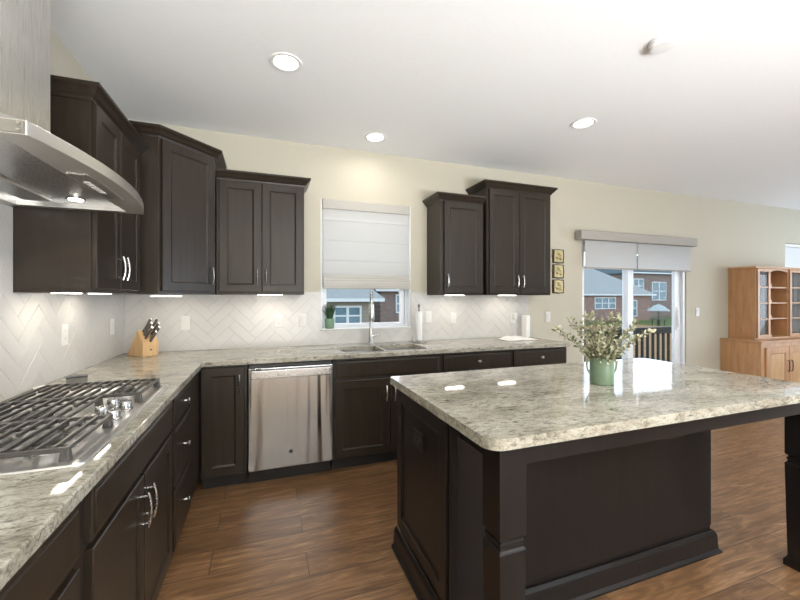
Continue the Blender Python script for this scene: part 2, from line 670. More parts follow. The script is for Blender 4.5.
# sliding glass door
dr = thing('door_1', 'white sliding glass door to the deck', 'door', (DR[0], 0.0, 0), kind='structure')
dw = DR[1] - DR[0]
f = MB()
f.box(.001, .045, 0.015, .15, 0.001, DR[3] - .002).box(dw - .045, dw - .001, 0.015, .15, 0.001, DR[3] - .002)
f.box(.045, dw - .045, 0.015, .15, DR[3] - .05, DR[3] - .002).box(.045, dw - .045, 0.015, .15, 0.001, .03)
f.obj('door_frame', 'vinyl', dr, bevel=0.004)
for nm, x0, x1, yy, sl, sr in (('fixed_panel', .046, .91, .10, .045, .10), ('sliding_panel', .80, dw - .046, .05, .10, .11)):
    p = MB()
    p.box(x0, x0 + sl, yy, yy + .04, .032, DR[3] - .052).box(x1 - sr, x1, yy, yy + .04, .032, DR[3] - .052)
    p.box(x0 + sl, x1 - sr, yy, yy + .04, .032, .13).box(x0 + sl, x1 - sr, yy, yy + .04, DR[3] - .14, DR[3] - .052)
    pn = p.obj(nm, 'vinyl', dr, bevel=0.004)
    MB().box(x0 + sl - .002, x1 - sr + .002, yy + .017, yy + .023, .128, DR[3] - .138).obj('glass_pane', 'glass', pn)
    if nm == 'sliding_panel':
        MB().box(x1 - .075, x1 - .045, yy - .028, yy - .0, .94, 1.18).box(x1 - .085, x1 - .035, yy - .012, yy, .90, 1.22).obj('door_handle', 'vinyl', pn, bevel=0.006)

# second window, above the hutch
wn2 = thing('window_2', 'white window behind blinds above the oak hutch', 'window', ((W2[0] + W2[1]) / 2, 0.1, W2[2]), kind='structure')
hw = (W2[1] - W2[0]) / 2
hh = W2[3] - W2[2]
f = MB()
for b in ((-hw, -hw + .04, 0, hh), (hw - .04, hw, 0, hh), (-hw + .04, hw - .04, 0, .04), (-hw + .04, hw - .04, hh - .04, hh), (-hw + .04, hw - .04, hh / 2 - .02, hh / 2 + .02)):
    f.box(b[0] + .001, b[1] - .001, -0.02, 0.055, b[2] + .001, b[3] - .001)
f.obj('window_frame', 'vinyl', wn2, bevel=0.003)
MB().box(-hw + .04, hw - .04, .015, .02, .04, hh - .04).obj('glass_pane', 'glass', wn2)
bl = thing('window_blind', 'white horizontal slat blind in the window above the oak hutch', 'blind', ((W2[0] + W2[1]) / 2, 0.035, W2[3]))
MB().box(-hw + .012, hw - .012, -.025, .025, -.05, -.006).obj('headrail', 'white', bl, bevel=.003)
s = MB()
for k in range(27):
    z = -.075 - k * .034
    s.prism([(-.011, z - .019), (.011, z + .019), (.008, z + .019), (-.014, z - .019)], -hw + .015, hw - .015, 'x')
s.obj('slats', 'white', bl)
MB().box(-hw + .014, hw - .014, -.02, .02, -.985, -.972).obj('bottom_rail', 'white', bl)

# windows that let the daylight in, behind the camera and at the right
for nm, lab, loc, rz, ww, wh in (('window_3', 'wide white window behind the camera', ((WF[0] + WF[1]) / 2, YF - .05, WF[2]), 0, WF[1] - WF[0], WF[3] - WF[2]),
                                 ('window_4', 'wide white window of the right wall', (XR + .05, (WR[0] + WR[1]) / 2, WR[2]), PI / 2, WR[1] - WR[0], WR[3] - WR[2])):
    t = thing(nm, lab, 'window', loc, rz, kind='structure')
    f = MB()
    f.box(-ww / 2 + .001, -ww / 2 + .06, -.03, .03, .001, wh - .001).box(ww / 2 - .06, ww / 2 - .001, -.03, .03, .001, wh - .001)
    f.box(-ww / 2 + .06, ww / 2 - .06, -.03, .03, .001, .06).box(-ww / 2 + .06, ww / 2 - .06, -.03, .03, wh - .06, wh - .001)
    for k in (1, 2):
        x = -ww / 2 + k * ww / 3
        f.box(x - .04, x + .04, -.03, .03, .06, wh - .06)
    f.obj('window_frame', 'vinyl', t, bevel=.003)


# herringbone tile backsplash
def herringbone(name, label, plane, polys, ang=45.0):
    """polys: rectangles (a0, a1, z0, z1) on the wall plane"""
    W, L, g = 0.0762, 0.2286, 0.0017
    ca, sa = math.cos(math.radians(ang)), math.sin(math.radians(ang))
    mb = MB()
    for (a0, a1, z0, z1) in polys:
        tmp = bmesh.new()
        ca0, cz0 = (a0 + a1) / 2, (z0 + z1) / 2
        R = max(a1 - a0, z1 - z0) / 2 + 0.5
        n = int(R / W) + 12
        for m in range(-n, n):
            for k in range(-n, n):
                for hv in (0, 1):
                    if hv == 0:
                        x, y, sx, sy = k * W - m * L, k * W + m * L, L, W
                    else:
                        x, y, sx, sy = k * W + L - m * L, k * W + W - L + m * L, W, L
                    if abs(x) > 2.2 * R + .4 or abs(y) > 2.2 * R + .4:
                        continue
                    q = [(x + g / 2, y + g / 2), (x + sx - g / 2, y + g / 2), (x + sx - g / 2, y + sy - g / 2), (x + g / 2, y + sy - g / 2)]
                    q = [(px * ca - py * sa, px * sa + py * ca) for px, py in q]
                    # absolute pattern position
                    q = [(px, pz + 1.1) for px, pz in q]
                    if max(p[0] for p in q) + 0 < a0 - ca0 * 0 or True:
                        q = [(px + round(ca0 / (L * 2 ** .5)) * L * 2 ** .5, pz) for px, pz in q]
                    if max(p[0] for p in q) < a0 or min(p[0] for p in q) > a1 or max(p[1] for p in q) < z0 or min(p[1] for p in q) > z1:
                        continue
                    ins = 0.0012
                    cx_ = sum(p[0] for p in q) / 4
                    cz_ = sum(p[1] for p in q) / 4
                    lo = [tmp.verts.new((p[0], 0, p[1])) for p in q]
                    mid = [tmp.verts.new((p[0], -.0065, p[1])) for p in q]
                    up = []
                    for p in q:
                        dx, dz = cx_ - p[0], cz_ - p[1]
                        dl = math.hypot(dx, dz)
                        up.append(tmp.verts.new((p[0] + dx / dl * ins * 1.5, -.0075, p[1] + dz / dl * ins * 1.5)))
                    for A, B in ((lo, mid), (mid, up)):
                        for i in range(4):
                            tmp.faces.new([A[i], A[(i + 1) % 4], B[(i + 1) % 4], B[i]])
                    tmp.faces.new(up)
        for co, no in (((a0, 0, 0), (-1, 0, 0)), ((a1, 0, 0), (1, 0, 0)), ((0, 0, z0), (0, 0, -1)), ((0, 0, z1), (0, 0, 1))):
            bmesh.ops.bisect_plane(tmp, geom=tmp.verts[:] + tmp.edges[:] + tmp.faces[:], plane_co=co, plane_no=no, clear_outer=True)
        tmp.verts.index_update()
        mp = {}
        for v in tmp.verts:
            a, y, z = v.co
            p = (a, y - .004, z) if plane == 'back' else (-y + .004, a, z)
            mp[v] = mb._v(p)
        for fc in tmp.faces:
            mb._f([mp[v] for v in fc.verts])
        tmp.free()
    g_ = MB()
    for (a0, a1, z0, z1) in polys:
        if plane == 'back':
            g_.box(a0, a1, -.0095, -.0005, z0, z1)
        else:
            g_.box(.0005, .0095, a0, a1, z0, z1)
    root = g_.obj(name, 'grout')
    tag(root, label, 'backsplash', kind='structure')
    mb.obj('tiles', 'tile', root)
    return root


TZ0, TZ1 = 0.9155, 1.400
herringbone('trim_3', 'white herringbone tile backsplash on the window wall', 'back',
            [(0.0125, 1.3495, TZ0, 1.3712), (1.3495, W1[0] - .001, TZ0, TZ1), (W1[0] - .001, W1[1] + .001, TZ0, W1[2] - .001), (W1[1] + .001, 2.589, TZ0, TZ1), (2.589, 3.83, TZ0, 1.3712)])
herringbone('trim_4', 'white herringbone tile backsplash behind the cooktop', 'left', [(-4.6, -2.33, TZ0, 1.3712), (-2.33, -1.3815, TZ0, 1.744), (-1.3815, -0.0005, TZ0, 1.3712)])


# ================================================================== UPPER CABINETS
def pull(parent, x, z, y, vert=True, L=.125):
    """arched bar pull standing off a front at depth y"""
    mb = MB()
    h = L / 2
    pts = []
    for i in range(9):
        s = -1 + 2 * i / 8
        pts.append((s * h, .020 + .010 * (1 - s * s)))
    rng = [(x, y - d, z + a) if vert else (x + a, y - d, z) for a, d in pts]
    mb.tube(rng, .0055, 8)
    for a in (-h * .78, h * .78):
        d = .020 + .010 * (1 - (a / h) ** 2)
        p0 = (x, y + .0, z + a) if vert else (x + a, y, z)
        p1 = (x, y - d, z + a) if vert else (x + a, y - d, z)
        mb.tube([p0, p1], .0045, 8)
    return mb.obj('handle', 'chrome', parent, smooth=True)


def knob(parent, x, z, y):
    mb = MB().lathe([(.009, 0), (.0055, -.004), (.005, -.018), (.013, -.022), (.015, -.027), (.012, -.032), (.004, -.034)], (x, y, z), 16, 'y')
    return mb.obj('knob', 'chrome', parent, smooth=True)


CROWN = [(0.0, 0.0), (.006, 0.0), (.010, .012), (.022, .022), (.034, .040), (.046, .050), (.050, .056), (.050, .068), (0.0, .068)]


def crown(parent, path, z, closed=False):
    """moulding swept along a plan polyline (outside of the path is to its right)"""
    mb = MB()
    n = len(path)
    rings = []
    for i, p in enumerate(path):
        p = Vector((p[0], p[1]))
        ds = []
        if i > 0:
            ds.append((p - Vector(path[i - 1][:2])).normalized())
        if i < n - 1:
            ds.append((Vector(path[i + 1][:2]) - p).normalized())
        ns = [Vector((d.y, -d.x)) for d in ds]
        if len(ns) == 2:
            m = (ns[0] + ns[1]).normalized()
            m = m / max(.35, m.dot(ns[0]))
        else:
            m = ns[0]
        rings.append([(p.x + m.x * o_, p.y + m.y * o_, z + h_) for o_, h_ in CROWN])
    mb.loft(rings, True)
    return mb.obj('crown_molding', 'cab', parent)


def upper(name, label, width, height, loc, rz, doors, handles, crown_ends=(True, True), depth=.305, group=None):
    """local: x along the wall, wall at y=0, front toward -y, z=0 at the underside"""
    t = thing(name, label, 'cabinet', loc, rz, group)
    b = MB().box(0.0, width, -depth, -.001, .012, height)
    b.box(0, .018, -depth, -.001, 0, .012).box(width - .018, width, -depth, -.001, 0, .012).box(.018, width - .018, -depth, -depth + .02, 0, .012)
    b.obj('body', 'cab', t, bevel=.0015)
    for i, (x0, x1) in enumerate(doors):
        d = MB().door(x1 - x0, height - .052, .02, .056, x0, .02, -depth - .0005).obj('door', 'cab', t)
        side, = handles[i:i + 1]
        hx = x1 - .03 if side == 'r' else x0 + .03
        pull(d, hx, .02 + .115, -depth - .0205)
    path = []
    if crown_ends[0]:
        path.append((-.0, -.002))
    path += [(-.0, -depth - .001), (width, -depth - .001)]
    if crown_ends[1]:
        path.append((width, -.002))
    crown(t, path, height - .028)
    return t


UB = 1.372
# L: on the left wall, right of the hood (front faces +X)
upper('wall_cabinet', 'dark upper cabinet with two doors beside the range hood on the left wall', .713, .914, (0.001, -1.380, UB), PI / 2,
      [(.012, .320), (.325, .650)], 'rl', (True, False), .287)
# corner, taller, diagonal door
t = thing('corner_wall_cabinet', 'tall dark diagonal corner upper cabinet with one door', 'cabinet', (0.001, -0.001, UB))
CH_ = 1.045
pl = [(0, 0), (.688, 0), (.688, -.355), (.392, -.662), (0, -.662)]
MB().prism(pl, 0.0, CH_, 'z').obj('body', 'cab', t, bevel=.0015)
va, vb = Vector((.392, -.662)), Vector((.688, -.355))
dd = (vb - va)
ln = dd.length
ang = math.atan2(dd.y, dd.x)
xf = Matrix.Translation((va.x, va.y, 0)) @ Matrix.Rotation(ang, 4, 'Z')
d = MB(xf).door(ln - .028, CH_ - .052, .02, .058, .014, .02, -.0005).obj('door', 'cab', t)
mbp = MB(xf)
x, z, y = ln - .05, .135, -.0205
hL = .0625
rng = []
for i in range(9):
    s = -1 + 2 * i / 8
    rng.append((x, y - .020 - .010 * (1 - s * s), z + s * hL))
mbp.tube(rng, .0055, 8)
for a in (-.048, .048):
    mbp.tube([(x, y, z + a), (x, y - .024, z + a)], .0045, 8)
mbp.obj('handle', 'chrome', d, smooth=True)
crown(t, [(.002, -.663), (.392, -.663), (.689, -.355), (.689, -.002)], CH_ - .028)

upper('wall_cabinet', 'dark upper cabinet with two doors between corner and kitchen window', .656, .914, (.693, -.001, UB), 0,
      [(.022, .325), (.330, .646)], 'rl', (False, True))
upper('wall_cabinet', 'narrow dark upper cabinet with one door right of the kitchen window', .468, .914, (2.590, -.001, UB), 0,
      [(.036, .442)], 'l', (True, False))
upper('wall_cabinet', 'taller dark upper cabinet with two doors next to the gold wall tiles', .775, 1.075, (3.083, -.001, UB), 0,
      [(.022, .372), (.377, .755)], 'rl', (True, True), .325)


# under-cabinet lights
def led(label, loc, rz, L=.19):
    t = thing('under_cabinet_light', label, 'light', loc, rz, 'lights under the upper cabinets')
    MB().box(-L / 2 - .01, L / 2 + .01, -.03, .03, -.010, -.001).obj('housing', 'white', t, bevel=.002)
    MB().box(-L / 2, L / 2, -.022, .022, -.0145, -.0101).obj('lens', 'led', t)
    l = D.lights.new('under_cabinet_lamp', 'AREA')
    l.shape = 'RECTANGLE'
    l.size = L
    l.size_y = .04
    l.energy = UNDER_POWER
    l.color = (1.0, .90, .76)
    lo = D.objects.new('lamp', l)
    COL.objects.link(lo)
    lo.parent = t
    lo.location = (0, 0, -.018)
    return t


UL = UB + .0105
led('lit strip light under the cabinet beside the hood, nearer the hood', (.15, -1.25, UL), PI / 2)
led('lit strip light under the cabinet beside the hood, nearer the corner', (.15, -.87, UL), PI / 2)
led('lit strip light under the diagonal corner cabinet', (.36, -.30, UB - .0015), PI / 4, .2)
led('lit strip light under the two-door cabinet left of the kitchen window', (1.085, -.2, UL), 0)
led('lit strip light under the narrow one-door cabinet', (2.80, -.2, UL), 0)
led('lit strip light under the taller cabinet above the open book', (3.41, -.2, UL), 0)

# ================================================================== BASE CABINETS
BT = .875     # top of the cabinet boxes


def base_cab(name, label, width, loc, rz, fronts, depth=.61, open_top=False):
    """fronts: list of (kind, x0, x1, z0, z1, hardware) ; local like upper(), z from the floor"""
    t = thing(name, label, 'cabinet', loc, rz)
    b = MB()
    if open_top:
        b.box(0, .018, -depth, -.012, .10, BT).box(width - .018, width, -depth, -.012, .10, BT)
        b.box(.018, width - .018, -depth, -.012, .10, .118).box(.018, width - .018, -.03, -.012, .118, BT)
        b.box(.018, width - .018, -depth, -depth + .02, .118, BT)
    else:
        b.box(0, width, -depth, -.012, .10, BT)
    b.obj('body', 'cab_dark', t, bevel=.001)
    MB().box(.002, width - .002, -.54, -.03, .0005, .0995).obj('toe_kick', 'toe', t)
    for kind, x0, x1, z0, z1, hwr in fronts:
        if kind == 'slab':
            mb = MB().door(x1 - x0, z1 - z0, .02, .012, x0, z0, -depth - .0005, -.003, .006)
            q = mb.obj('drawer_front' if hwr else 'false_front', 'cab', t)
        else:
            q = MB().door(x1 - x0, z1 - z0, .02, .057, x0, z0, -depth - .0005).obj('door', 'cab', t)
        y = -depth - .0205
        if hwr == 'knob':
            knob(q, (x0 + x1) / 2, (z0 + z1) / 2, y)
        elif hwr == 'knob2':
            for fx in (.25, .75):
                knob(q, x0 + (x1 - x0) * fx, (z0 + z1) / 2, y)
        elif hwr in ('r', 'l'):
            pull(q, x1 - .032 if hwr == 'r' else x0 + .032, z1 - .115, y)
    return t


# left run (front faces +X): local x runs along +Y
base_cab('base_cabinet', 'dark base cabinet with drawer over a door at the near end of the left counter', .76, (0.001, -3.135, 0), PI / 2,
         [('slab', .012, .748, .725, .862, 'knob'), ('door', .012, .378, .115, .702, 'r'), ('door', .382, .748, .115, .702, 'l')])
base_cab('base_cabinet', 'dark base cabinet below the cooktop with false front and two doors', .945, (0.001, -2.371, 0), PI / 2,
         [('slab', .052, .932, .722, .862, None), ('door', .056, .488, .115, .702, 'r'), ('door', .493, .927, .115, .702, 'l')])
base_cab('base_cabinet', 'dark base cabinet with three knobbed drawers between cooktop and corner', .475, (0.001, -1.422, 0), PI / 2,
         [('slab', .016, .456, .722, .862, 'knob'), ('slab', .016, .456, .418, .702, 'knob'), ('slab', .016, .456, .115, .400, 'knob')])
t = thing('corner_base_cabinet', 'dark blind corner base cabinet filling the counter corner', 'cabinet', (0.001, -.001, 0))
MB().box(0, .607, -.944, -.012, .10, BT).obj('body', 'cab_dark', t, bevel=.001)
MB().box(.02, .536, -.94, -.03, .0005, .0995).obj('toe_kick', 'toe', t)
MB().box(.6075, .622, -.943, -.615, .115, .862).obj('filler_panel', 'cab', t, bevel=.002)

# back run (front faces -Y)
base_cab('base_cabinet', 'narrow dark base cabinet with one door left of the dishwasher', .295, (.630, -.001, 0), 0,
         [('door', .012, .279, .115, .862, 'r')])
base_cab('base_cabinet', 'dark sink base cabinet with false front and two doors', .91, (1.536, -.001, 0), 0,
         [('slab', .014, .898, .722, .862, None), ('door', .014, .452, .115, .702, 'r'), ('door', .458, .898, .115, .702, 'l')], open_top=True)
base_cab('base_cabinet', 'dark base cabinet with knobbed drawer right of the sink cabinet', .705, (2.449, -.001, 0), 0,
         [('slab', .018, .692, .722, .862, 'knob'), ('door', .018, .353, .115, .702, 'r'), ('door', .357, .692, .115, .702, 'l')])
base_cab('base_cabinet', 'dark end base cabinet with knobbed drawer nearest the glass door', .636, (3.157, -.001, 0), 0,
         [('slab', .018, .624, .722, .862, 'knob'), ('door', .018, .319, .115, .702, 'r'), ('door', .323, .624, .115, .702, 'l')])

# dishwasher
t = thing('dishwasher', 'stainless steel dishwasher with bar handle under the counter', 'dishwasher', (.932, -.001, 0))
DWW = .597
MB().box(.004, DWW - .004, -.58, -.03, .10, .868).obj('tub', 'blackmetal', t)
MB().box(.01, DWW - .01, -.56, -.06, .002, .0995).obj('toe_panel', 'toe', t)
MB().box(.006, DWW - .006, -.615, -.581, .845, .868).obj('control_strip', 'black', t, bevel=.003)
d = MB().box(.0, DWW, -.645, -.582, .115, .845).obj('door', 'steel_dw', t, bevel=.006, seg=3)
h = MB()
h.prism([(.02 + .0, .0), (.577, .0), (.577, .058), (.02, .058)], -.69, -.668, 'y')
for v in h.bm.verts:
    v.co.z += .776
h.box(.022, .05, -.668, -.6455, .785, .825).box(.547, .575, -.668, -.6455, .785, .825)
h.obj('handle', 'chrome', d, bevel=.005, seg=3)
MB().lathe([(.001, -.001), (.012, -.001), (.0135, -.0025), (.0135, 0)], (DWW / 2 - .008, -.6452, .228), 20, 'y').obj('badge', 'dial', d, smooth=True)
MB().box(.018, .085, -.6462, -.6453, .835 - .0, .842).obj('marking_strip', 'dial', d)

# ================================================================== COUNTERTOPS
CT0, CT1 = .8765, .914


def rounded(x0, x1, y0, y1, r, n=6, rs=None):
    rs = rs or (r, r, r, r)
    out = []
    for (cx, cy, a0), rr in zip(((x0, y0, PI), (x1, y0, 1.5 * PI), (x1, y1, 0), (x0, y1, .5 * PI)), rs):
        sx = 1 if cx == x0 else -1
        sy = 1 if cy == y0 else -1
        for k in range(n + 1):
            a = a0 + k * PI / 2 / n
            out.append((cx + sx * rr + rr * math.cos(a), cy + sy * rr + rr * math.sin(a)))
    return out


SX0, SX1, SXM, SY0, SY1 = 1.635, 2.36, 1.985, -.565, -.205
out = [(.001, -.001), (.001, -4.3), (.648, -4.3), (.648, -.662), (.662, -.648), (3.806, -.648), (3.806, -.001)]
holes = [rounded(SX0, SXM - .012, SY0, SY1, .05)[::-1], rounded(SXM + .012, SX1, SY0, SY1, .05)[::-1]]
o = MB().slab(out, holes, CT0, CT1).obj('countertop', 'granite', bevel=.005, seg=3)
tag(o, 'L-shaped pale speckled granite countertop along both walls', 'countertop')

# sink, two undermount bowls
t = thing('kitchen_sink', 'stainless double bowl sink set under the granite below the window', 'sink', ((SX0 + SX1) / 2, (SY0 + SY1) / 2, CT0))
for x0, x1 in ((SX0 + .003, SXM - .015), (SXM + .015, SX1 - .003)):
    mb = MB()
    cx_, cy_ = (SX0 + SX1) / 2, (SY0 + SY1) / 2
    rings = []
    for ins, z, r in ((-.006, -.002, .055), (.0, -.002, .05), (.004, -.15, .05), (.02, -.19, .05), (.06, -.2, .04)):
        rr = rounded(x0 + ins, x1 - ins, SY0 + .003 + ins, SY1 - .003 - ins, r)
        rings.append([(p[0] - cx_, p[1] - cy_, z) for p in rr])
    mb.loft(rings, False)
    mb._f(mb.bm.verts[-28:] if False else [v for v in list(mb.bm.verts)[-len(rings[-1]):]])
    bw = mb.obj('bowl', 'sinksteel', t, smooth=True)
    sm = bw.modifiers.new('thick', 'SOLIDIFY')
    sm.thickness = .0015
    MB().lathe([(.001, 0), (.035, 0), (.04, .003), (.04, -.002)], ((x0 + x1) / 2 - cx_, .0, -.196), 20).obj('drain', 'chrome', bw, smooth=True)

# faucet
t = thing('kitchen_faucet', 'brushed nickel pull-down faucet behind the sink', 'faucet', (1.965, -.135, CT1 + .0005))
MB().lathe([(.028, 0), (.028, .006), (.021, .012), (.019, .05), (.019, .125), (.0155, .135), (.0155, .20)], (0, 0, 0), 20).obj('base', 'chrome', t, smooth=True)
pts = [(0, 0, .18), (0, 0, .40)]
dirv = Vector((-.23, -.97)).normalized()
for k in range(1, 11):
    a = PI * k / 10
    rr = .095
    pts.append((dirv.x * (rr - rr * math.cos(a)), dirv.y * (rr - rr * math.cos(a)), .40 + rr * math.sin(a)))
pts.append((dirv.x * .19, dirv.y * .19, .385))
MB().tube(pts, .0115, 12).obj('spout', 'chrome', t, smooth=True)
MB().lathe([(.0125, .384), (.022, .376), (.026, .31), (.029, .248), (.026, .236), (.02, .236)], (dirv.x * .19, dirv.y * .19, 0), 16).obj('spray_head', 'chrome', t, smooth=True)
MB().tube([(.018, 0, .075), (.045, -.005, .082), (.095, -.012, .088)], [.013, .009, .006], 10).obj('lever', 'chrome', t, smooth=True)

# ================================================================== RANGE HOOD
HZ = 1.745
HY0, HY1 = -2.328, -1.400
t = thing('range_hood', 'stainless range hood with bowed front canopy over the cooktop', 'range hood', (0.001, (HY0 + HY1) / 2, HZ))
hh_ = (HY1 - HY0) / 2
HX, SAG = .502, .062


def bow(ins=0.0, n=28):
    pts = []
    for k in range(n + 1):
        s = -1 + 2 * k / n
        pts.append((HX + SAG * (1 - s * s) - ins, s * (hh_ - ins)))
    return pts


out = [(.0, -hh_)] + bow() + [(.0, hh_)]
hole = [(.05, -hh_ + .04), (.05, hh_ - .04), (.442, hh_ - .04), (.442, -hh_ + .04)]
mb = MB().slab(out, [hole], 0.0, .036)
# sloping top from the rim to the chimney
ring0 = [(p[0], p[1], .0365) for p in [(.0, -hh_ + .002)] + [(a - .002, b * .996) for a, b in bow()] + [(.0, hh_ - .002)]]
ring1 = []
n = len(ring0)
for i, p in enumerate(ring0):
    s = max(-1, min(1, p[1] / hh_))
    x = min(p[0], .275) if 0 < i < n - 1 else 0
    ring1.append((x, s * .187, .16))
mb.loft([ring0, ring1], True)
mb.obj('canopy', 'steel_h', t, bevel=.0012)
MB().box(.045, .447, -hh_ + .035, hh_ - .035, .022, .034).obj('filter_pan', 'steel', t, bevel=.001)
MB().box(.10, .20, -.36, .36, .010, .0215).obj('baffle_filter', 'steel_h', t, bevel=.003)
pn = MB().prism([(.455, -.16), (.512, -.16), (.518, 0), (.512, .16), (.455, .16)], -.004, -.0003, 'z').obj('control_panel', 'steel', t, bevel=.001)
for k in range(5):
    MB().box(.468, .486, -.075 + k * .032, -.053 + k * .032, -.0065, -.0042).obj('button', 'plate', pn, bevel=.001)
for y in (-.30, .31):
    lm = MB().lathe([(.034, .0), (.034, .006), (.001, .006)], (.30, y, .0145), 24).obj('lamp', 'chrome', t, smooth=True)
    MB().lathe([(.001, -.003), (.022, -.003), (.026, .0), (.001, .0)], (.30, y, .0142), 20).obj('lens', 'lens', lm)
sd = MB().box(.30, .498, -hh_ - .004, -hh_ - .0003, .003, .033).obj('side_cap', 'grey_plastic', t, bevel=.001)
for z in (.010, .026):
    MB().lathe([(.001, -.003), (.004, -.003), (.0045, 0), (.001, 0)], (.488, -hh_ - .0042, z), 10, 'y').obj('screw', 'chrome', sd)
MB().box(.0, .270, -.183, .183, .1605, CEIL - HZ - .002).obj('chimney', 'steel', t, bevel=.002)
l = D.lights.new('hood_lamp', 'SPOT')
l.energy = 3
l.spot_size = 1.9
l.color = (1, .93, .82)
l.shadow_soft_size = .03
lo = D.objects.new('hood_lamp', l)
COL.objects.link(lo)
lo.parent = t
lo.location = (.30, .31, .0)

# ================================================================== COOKTOP
CY0, CY1, CX0, CX1 = -2.300, -1.362, .075, .604
t = thing('gas_cooktop', 'stainless five-burner gas cooktop set in the left counter', 'cooktop', ((CX0 + CX1) / 2, (CY0 + CY1) / 2, CT1 + .0008))
cw, cl = (CX1 - CX0) / 2, (CY1 - CY0) / 2
mb = MB()
rings = []
for ins, z in ((0, 0), (.001, .005), (.012, .009), (.022, .009), (.030, .005)):
    rings.append([(p[0], p[1], z) for p in rounded(-cw + ins, cw - ins, -cl + ins, cl - ins, .022)])
mb.loft(rings, True)
mb.obj('tray', 'tray', t, smooth=30)
# burners: five
for x, y, r in ((-.13, -.31, .036), (.13, -.31, .042), (-.05, 0, .055), (-.13, .31, .042), (.13, .31, .036)):
    b = MB().lathe([(r * 1.55, .0052), (r * 1.5, .009), (r * 1.1, .010), (r * 1.05, .020), (r * .9, .022)], (x, y, 0), 24).obj('burner', 'steel', t, smooth=True)
    MB().lathe([(r * .98, .0225), (r, .025), (r, .029), (r * .9, .031), (.001, .0315)], (x, y, 0), 24).obj('burner_cap', 'iron', b, smooth=True)


def grate(y0, y1, x0, x1, cut=None):
    mb = MB()
    zt, zb, bw_ = .047, .036, .005
    for y in (y0 + bw_, y1 - bw_):
        mb.box(x0, x1, y - bw_, y + bw_, zb - .003, zt - .0015)
    for x in (x0 + bw_, x1 - bw_):
        mb.box(x - bw_, x + bw_, y0 + 2 * bw_, y1 - 2 * bw_, zb - .001, zt - .0015)
    n = max(6, int(round((x1 - x0) / .037)))
    ym = (y0 + y1) / 2
    for k in range(1, n):
        x = x0 + (x1 - x0) * k / n
        gap = .014 if k % 3 == 1 else -.001
        for a, b in ((y0 + 2 * bw_, ym - gap), (ym + gap, y1 - 2 * bw_)):
            mb.prism([(a, zb), (b, zb), (b, zt), (a, zt)], x - .0045, x + .0045, 'x')
    for yy in (ym - .095, ym + .095):
        mb.box(x0 + 2 * bw_, x1 - 2 * bw_, yy - .005, yy + .005, zb - .006, zb - .0002)
    for x in (x0 + .010, x1 - .010):
        for y in (y0 + .010, y1 - .010):
            mb.loft([[(x - a, y - a, z), (x + a, y - a, z), (x + a, y + a, z), (x - a, y + a, z)] for a, z in ((.012, .0055), (.009, zb))])
    return mb.obj('grate', 'iron', t, bevel=.0016, seg=2)


grate(-cl + .020, -cl + .318, -cw + .05, cw - .038)
grate(-cl + .322, cl - .322, -cw + .05, cw - .165)
grate(cl - .318, cl - .020, -cw + .05, cw - .038)
# knobs: five in a cluster at the front centre
for x, y in ((.150, .095), (.205, .045), (.150, -.015), (.205, -.075), (.150, -.125)):
    k = MB().lathe([(.025, .0055), (.025, .010), (.021, .013), (.0195, .036), (.018, .039), (.001, .039)], (x, y, 0), 20).obj('knob', 'chrome', t, smooth=True)
    MB().box(x - .0022, x + .0022, y - .017, y + .017, .0392, .0415).obj('knob_ridge', 'chrome', k)

# small things beside the cooktop
t = thing('salt_box', 'small grey lidded box with white end behind the cooktop', 'container', (.165, -1.19, CT1 + .0005), .35)
MB().box(-.04, .04, -.028, .028, 0, .038).obj('box', 'grey_plastic', t, bevel=.005)
MB().box(-.042, .042, -.03, .03, .0385, .046).obj('lid', 'dial', t, bevel=.003)
t = thing('spoon_rest', 'white spoon rest by the tiled wall behind the cooktop', 'spoon rest', (.068, -1.255, CT1 + .0005), .2)
MB().lathe([(.02, 0), (.036, .004), (.043, .014), (.040, .014), (.033, .007), (.001, .005)], (0, 0, 0), 20).obj('dish', 'plate', t, smooth=True)
MB().box(-.01, .01, -.12, -.038, .010, .015).obj('rest_handle', 'plate', t, bevel=.004)

# ================================================================== KNIFE BLOCK AND KNIVES
fwd = Vector((.69, -.724)).normalized()
sid = Vector((fwd.y * -1, fwd.x)).normalized()   # to the right of the picture
KB = Vector((.066, -.150, CT1 + .0006))
ka = math.atan2(fwd.y, fwd.x)
t = thing('knife_block', 'pale wooden knife block in the counter corner', 'knife block', KB, ka)
KW = .112
prof = [(0, 0), (.205, 0), (.212, .100), (.150, .192), (.135, .186)]
MB().prism(prof, 0, KW, 'y').obj('block', 'block', t, bevel=.004)
MB().lathe([(.001, .002), (.006, .002), (.007, .0)], (.2125, KW * .5, .05), 14, 'x').obj('logo_mark', 'stem', t)
ax = Vector((.70, 0, .71)).normalized()
kn_root = None
desc = ['topmost knife handle at the back left of the knife block', 'knife handle at the back right of the knife block',
        'knife handle second from the top on the left of the block', 'knife handle second from the top on the right of the block',
        'knife handle third from the top on the left of the block', 'knife handle third from the top on the right of the block',
        'lowest knife handle in the front row of the block']
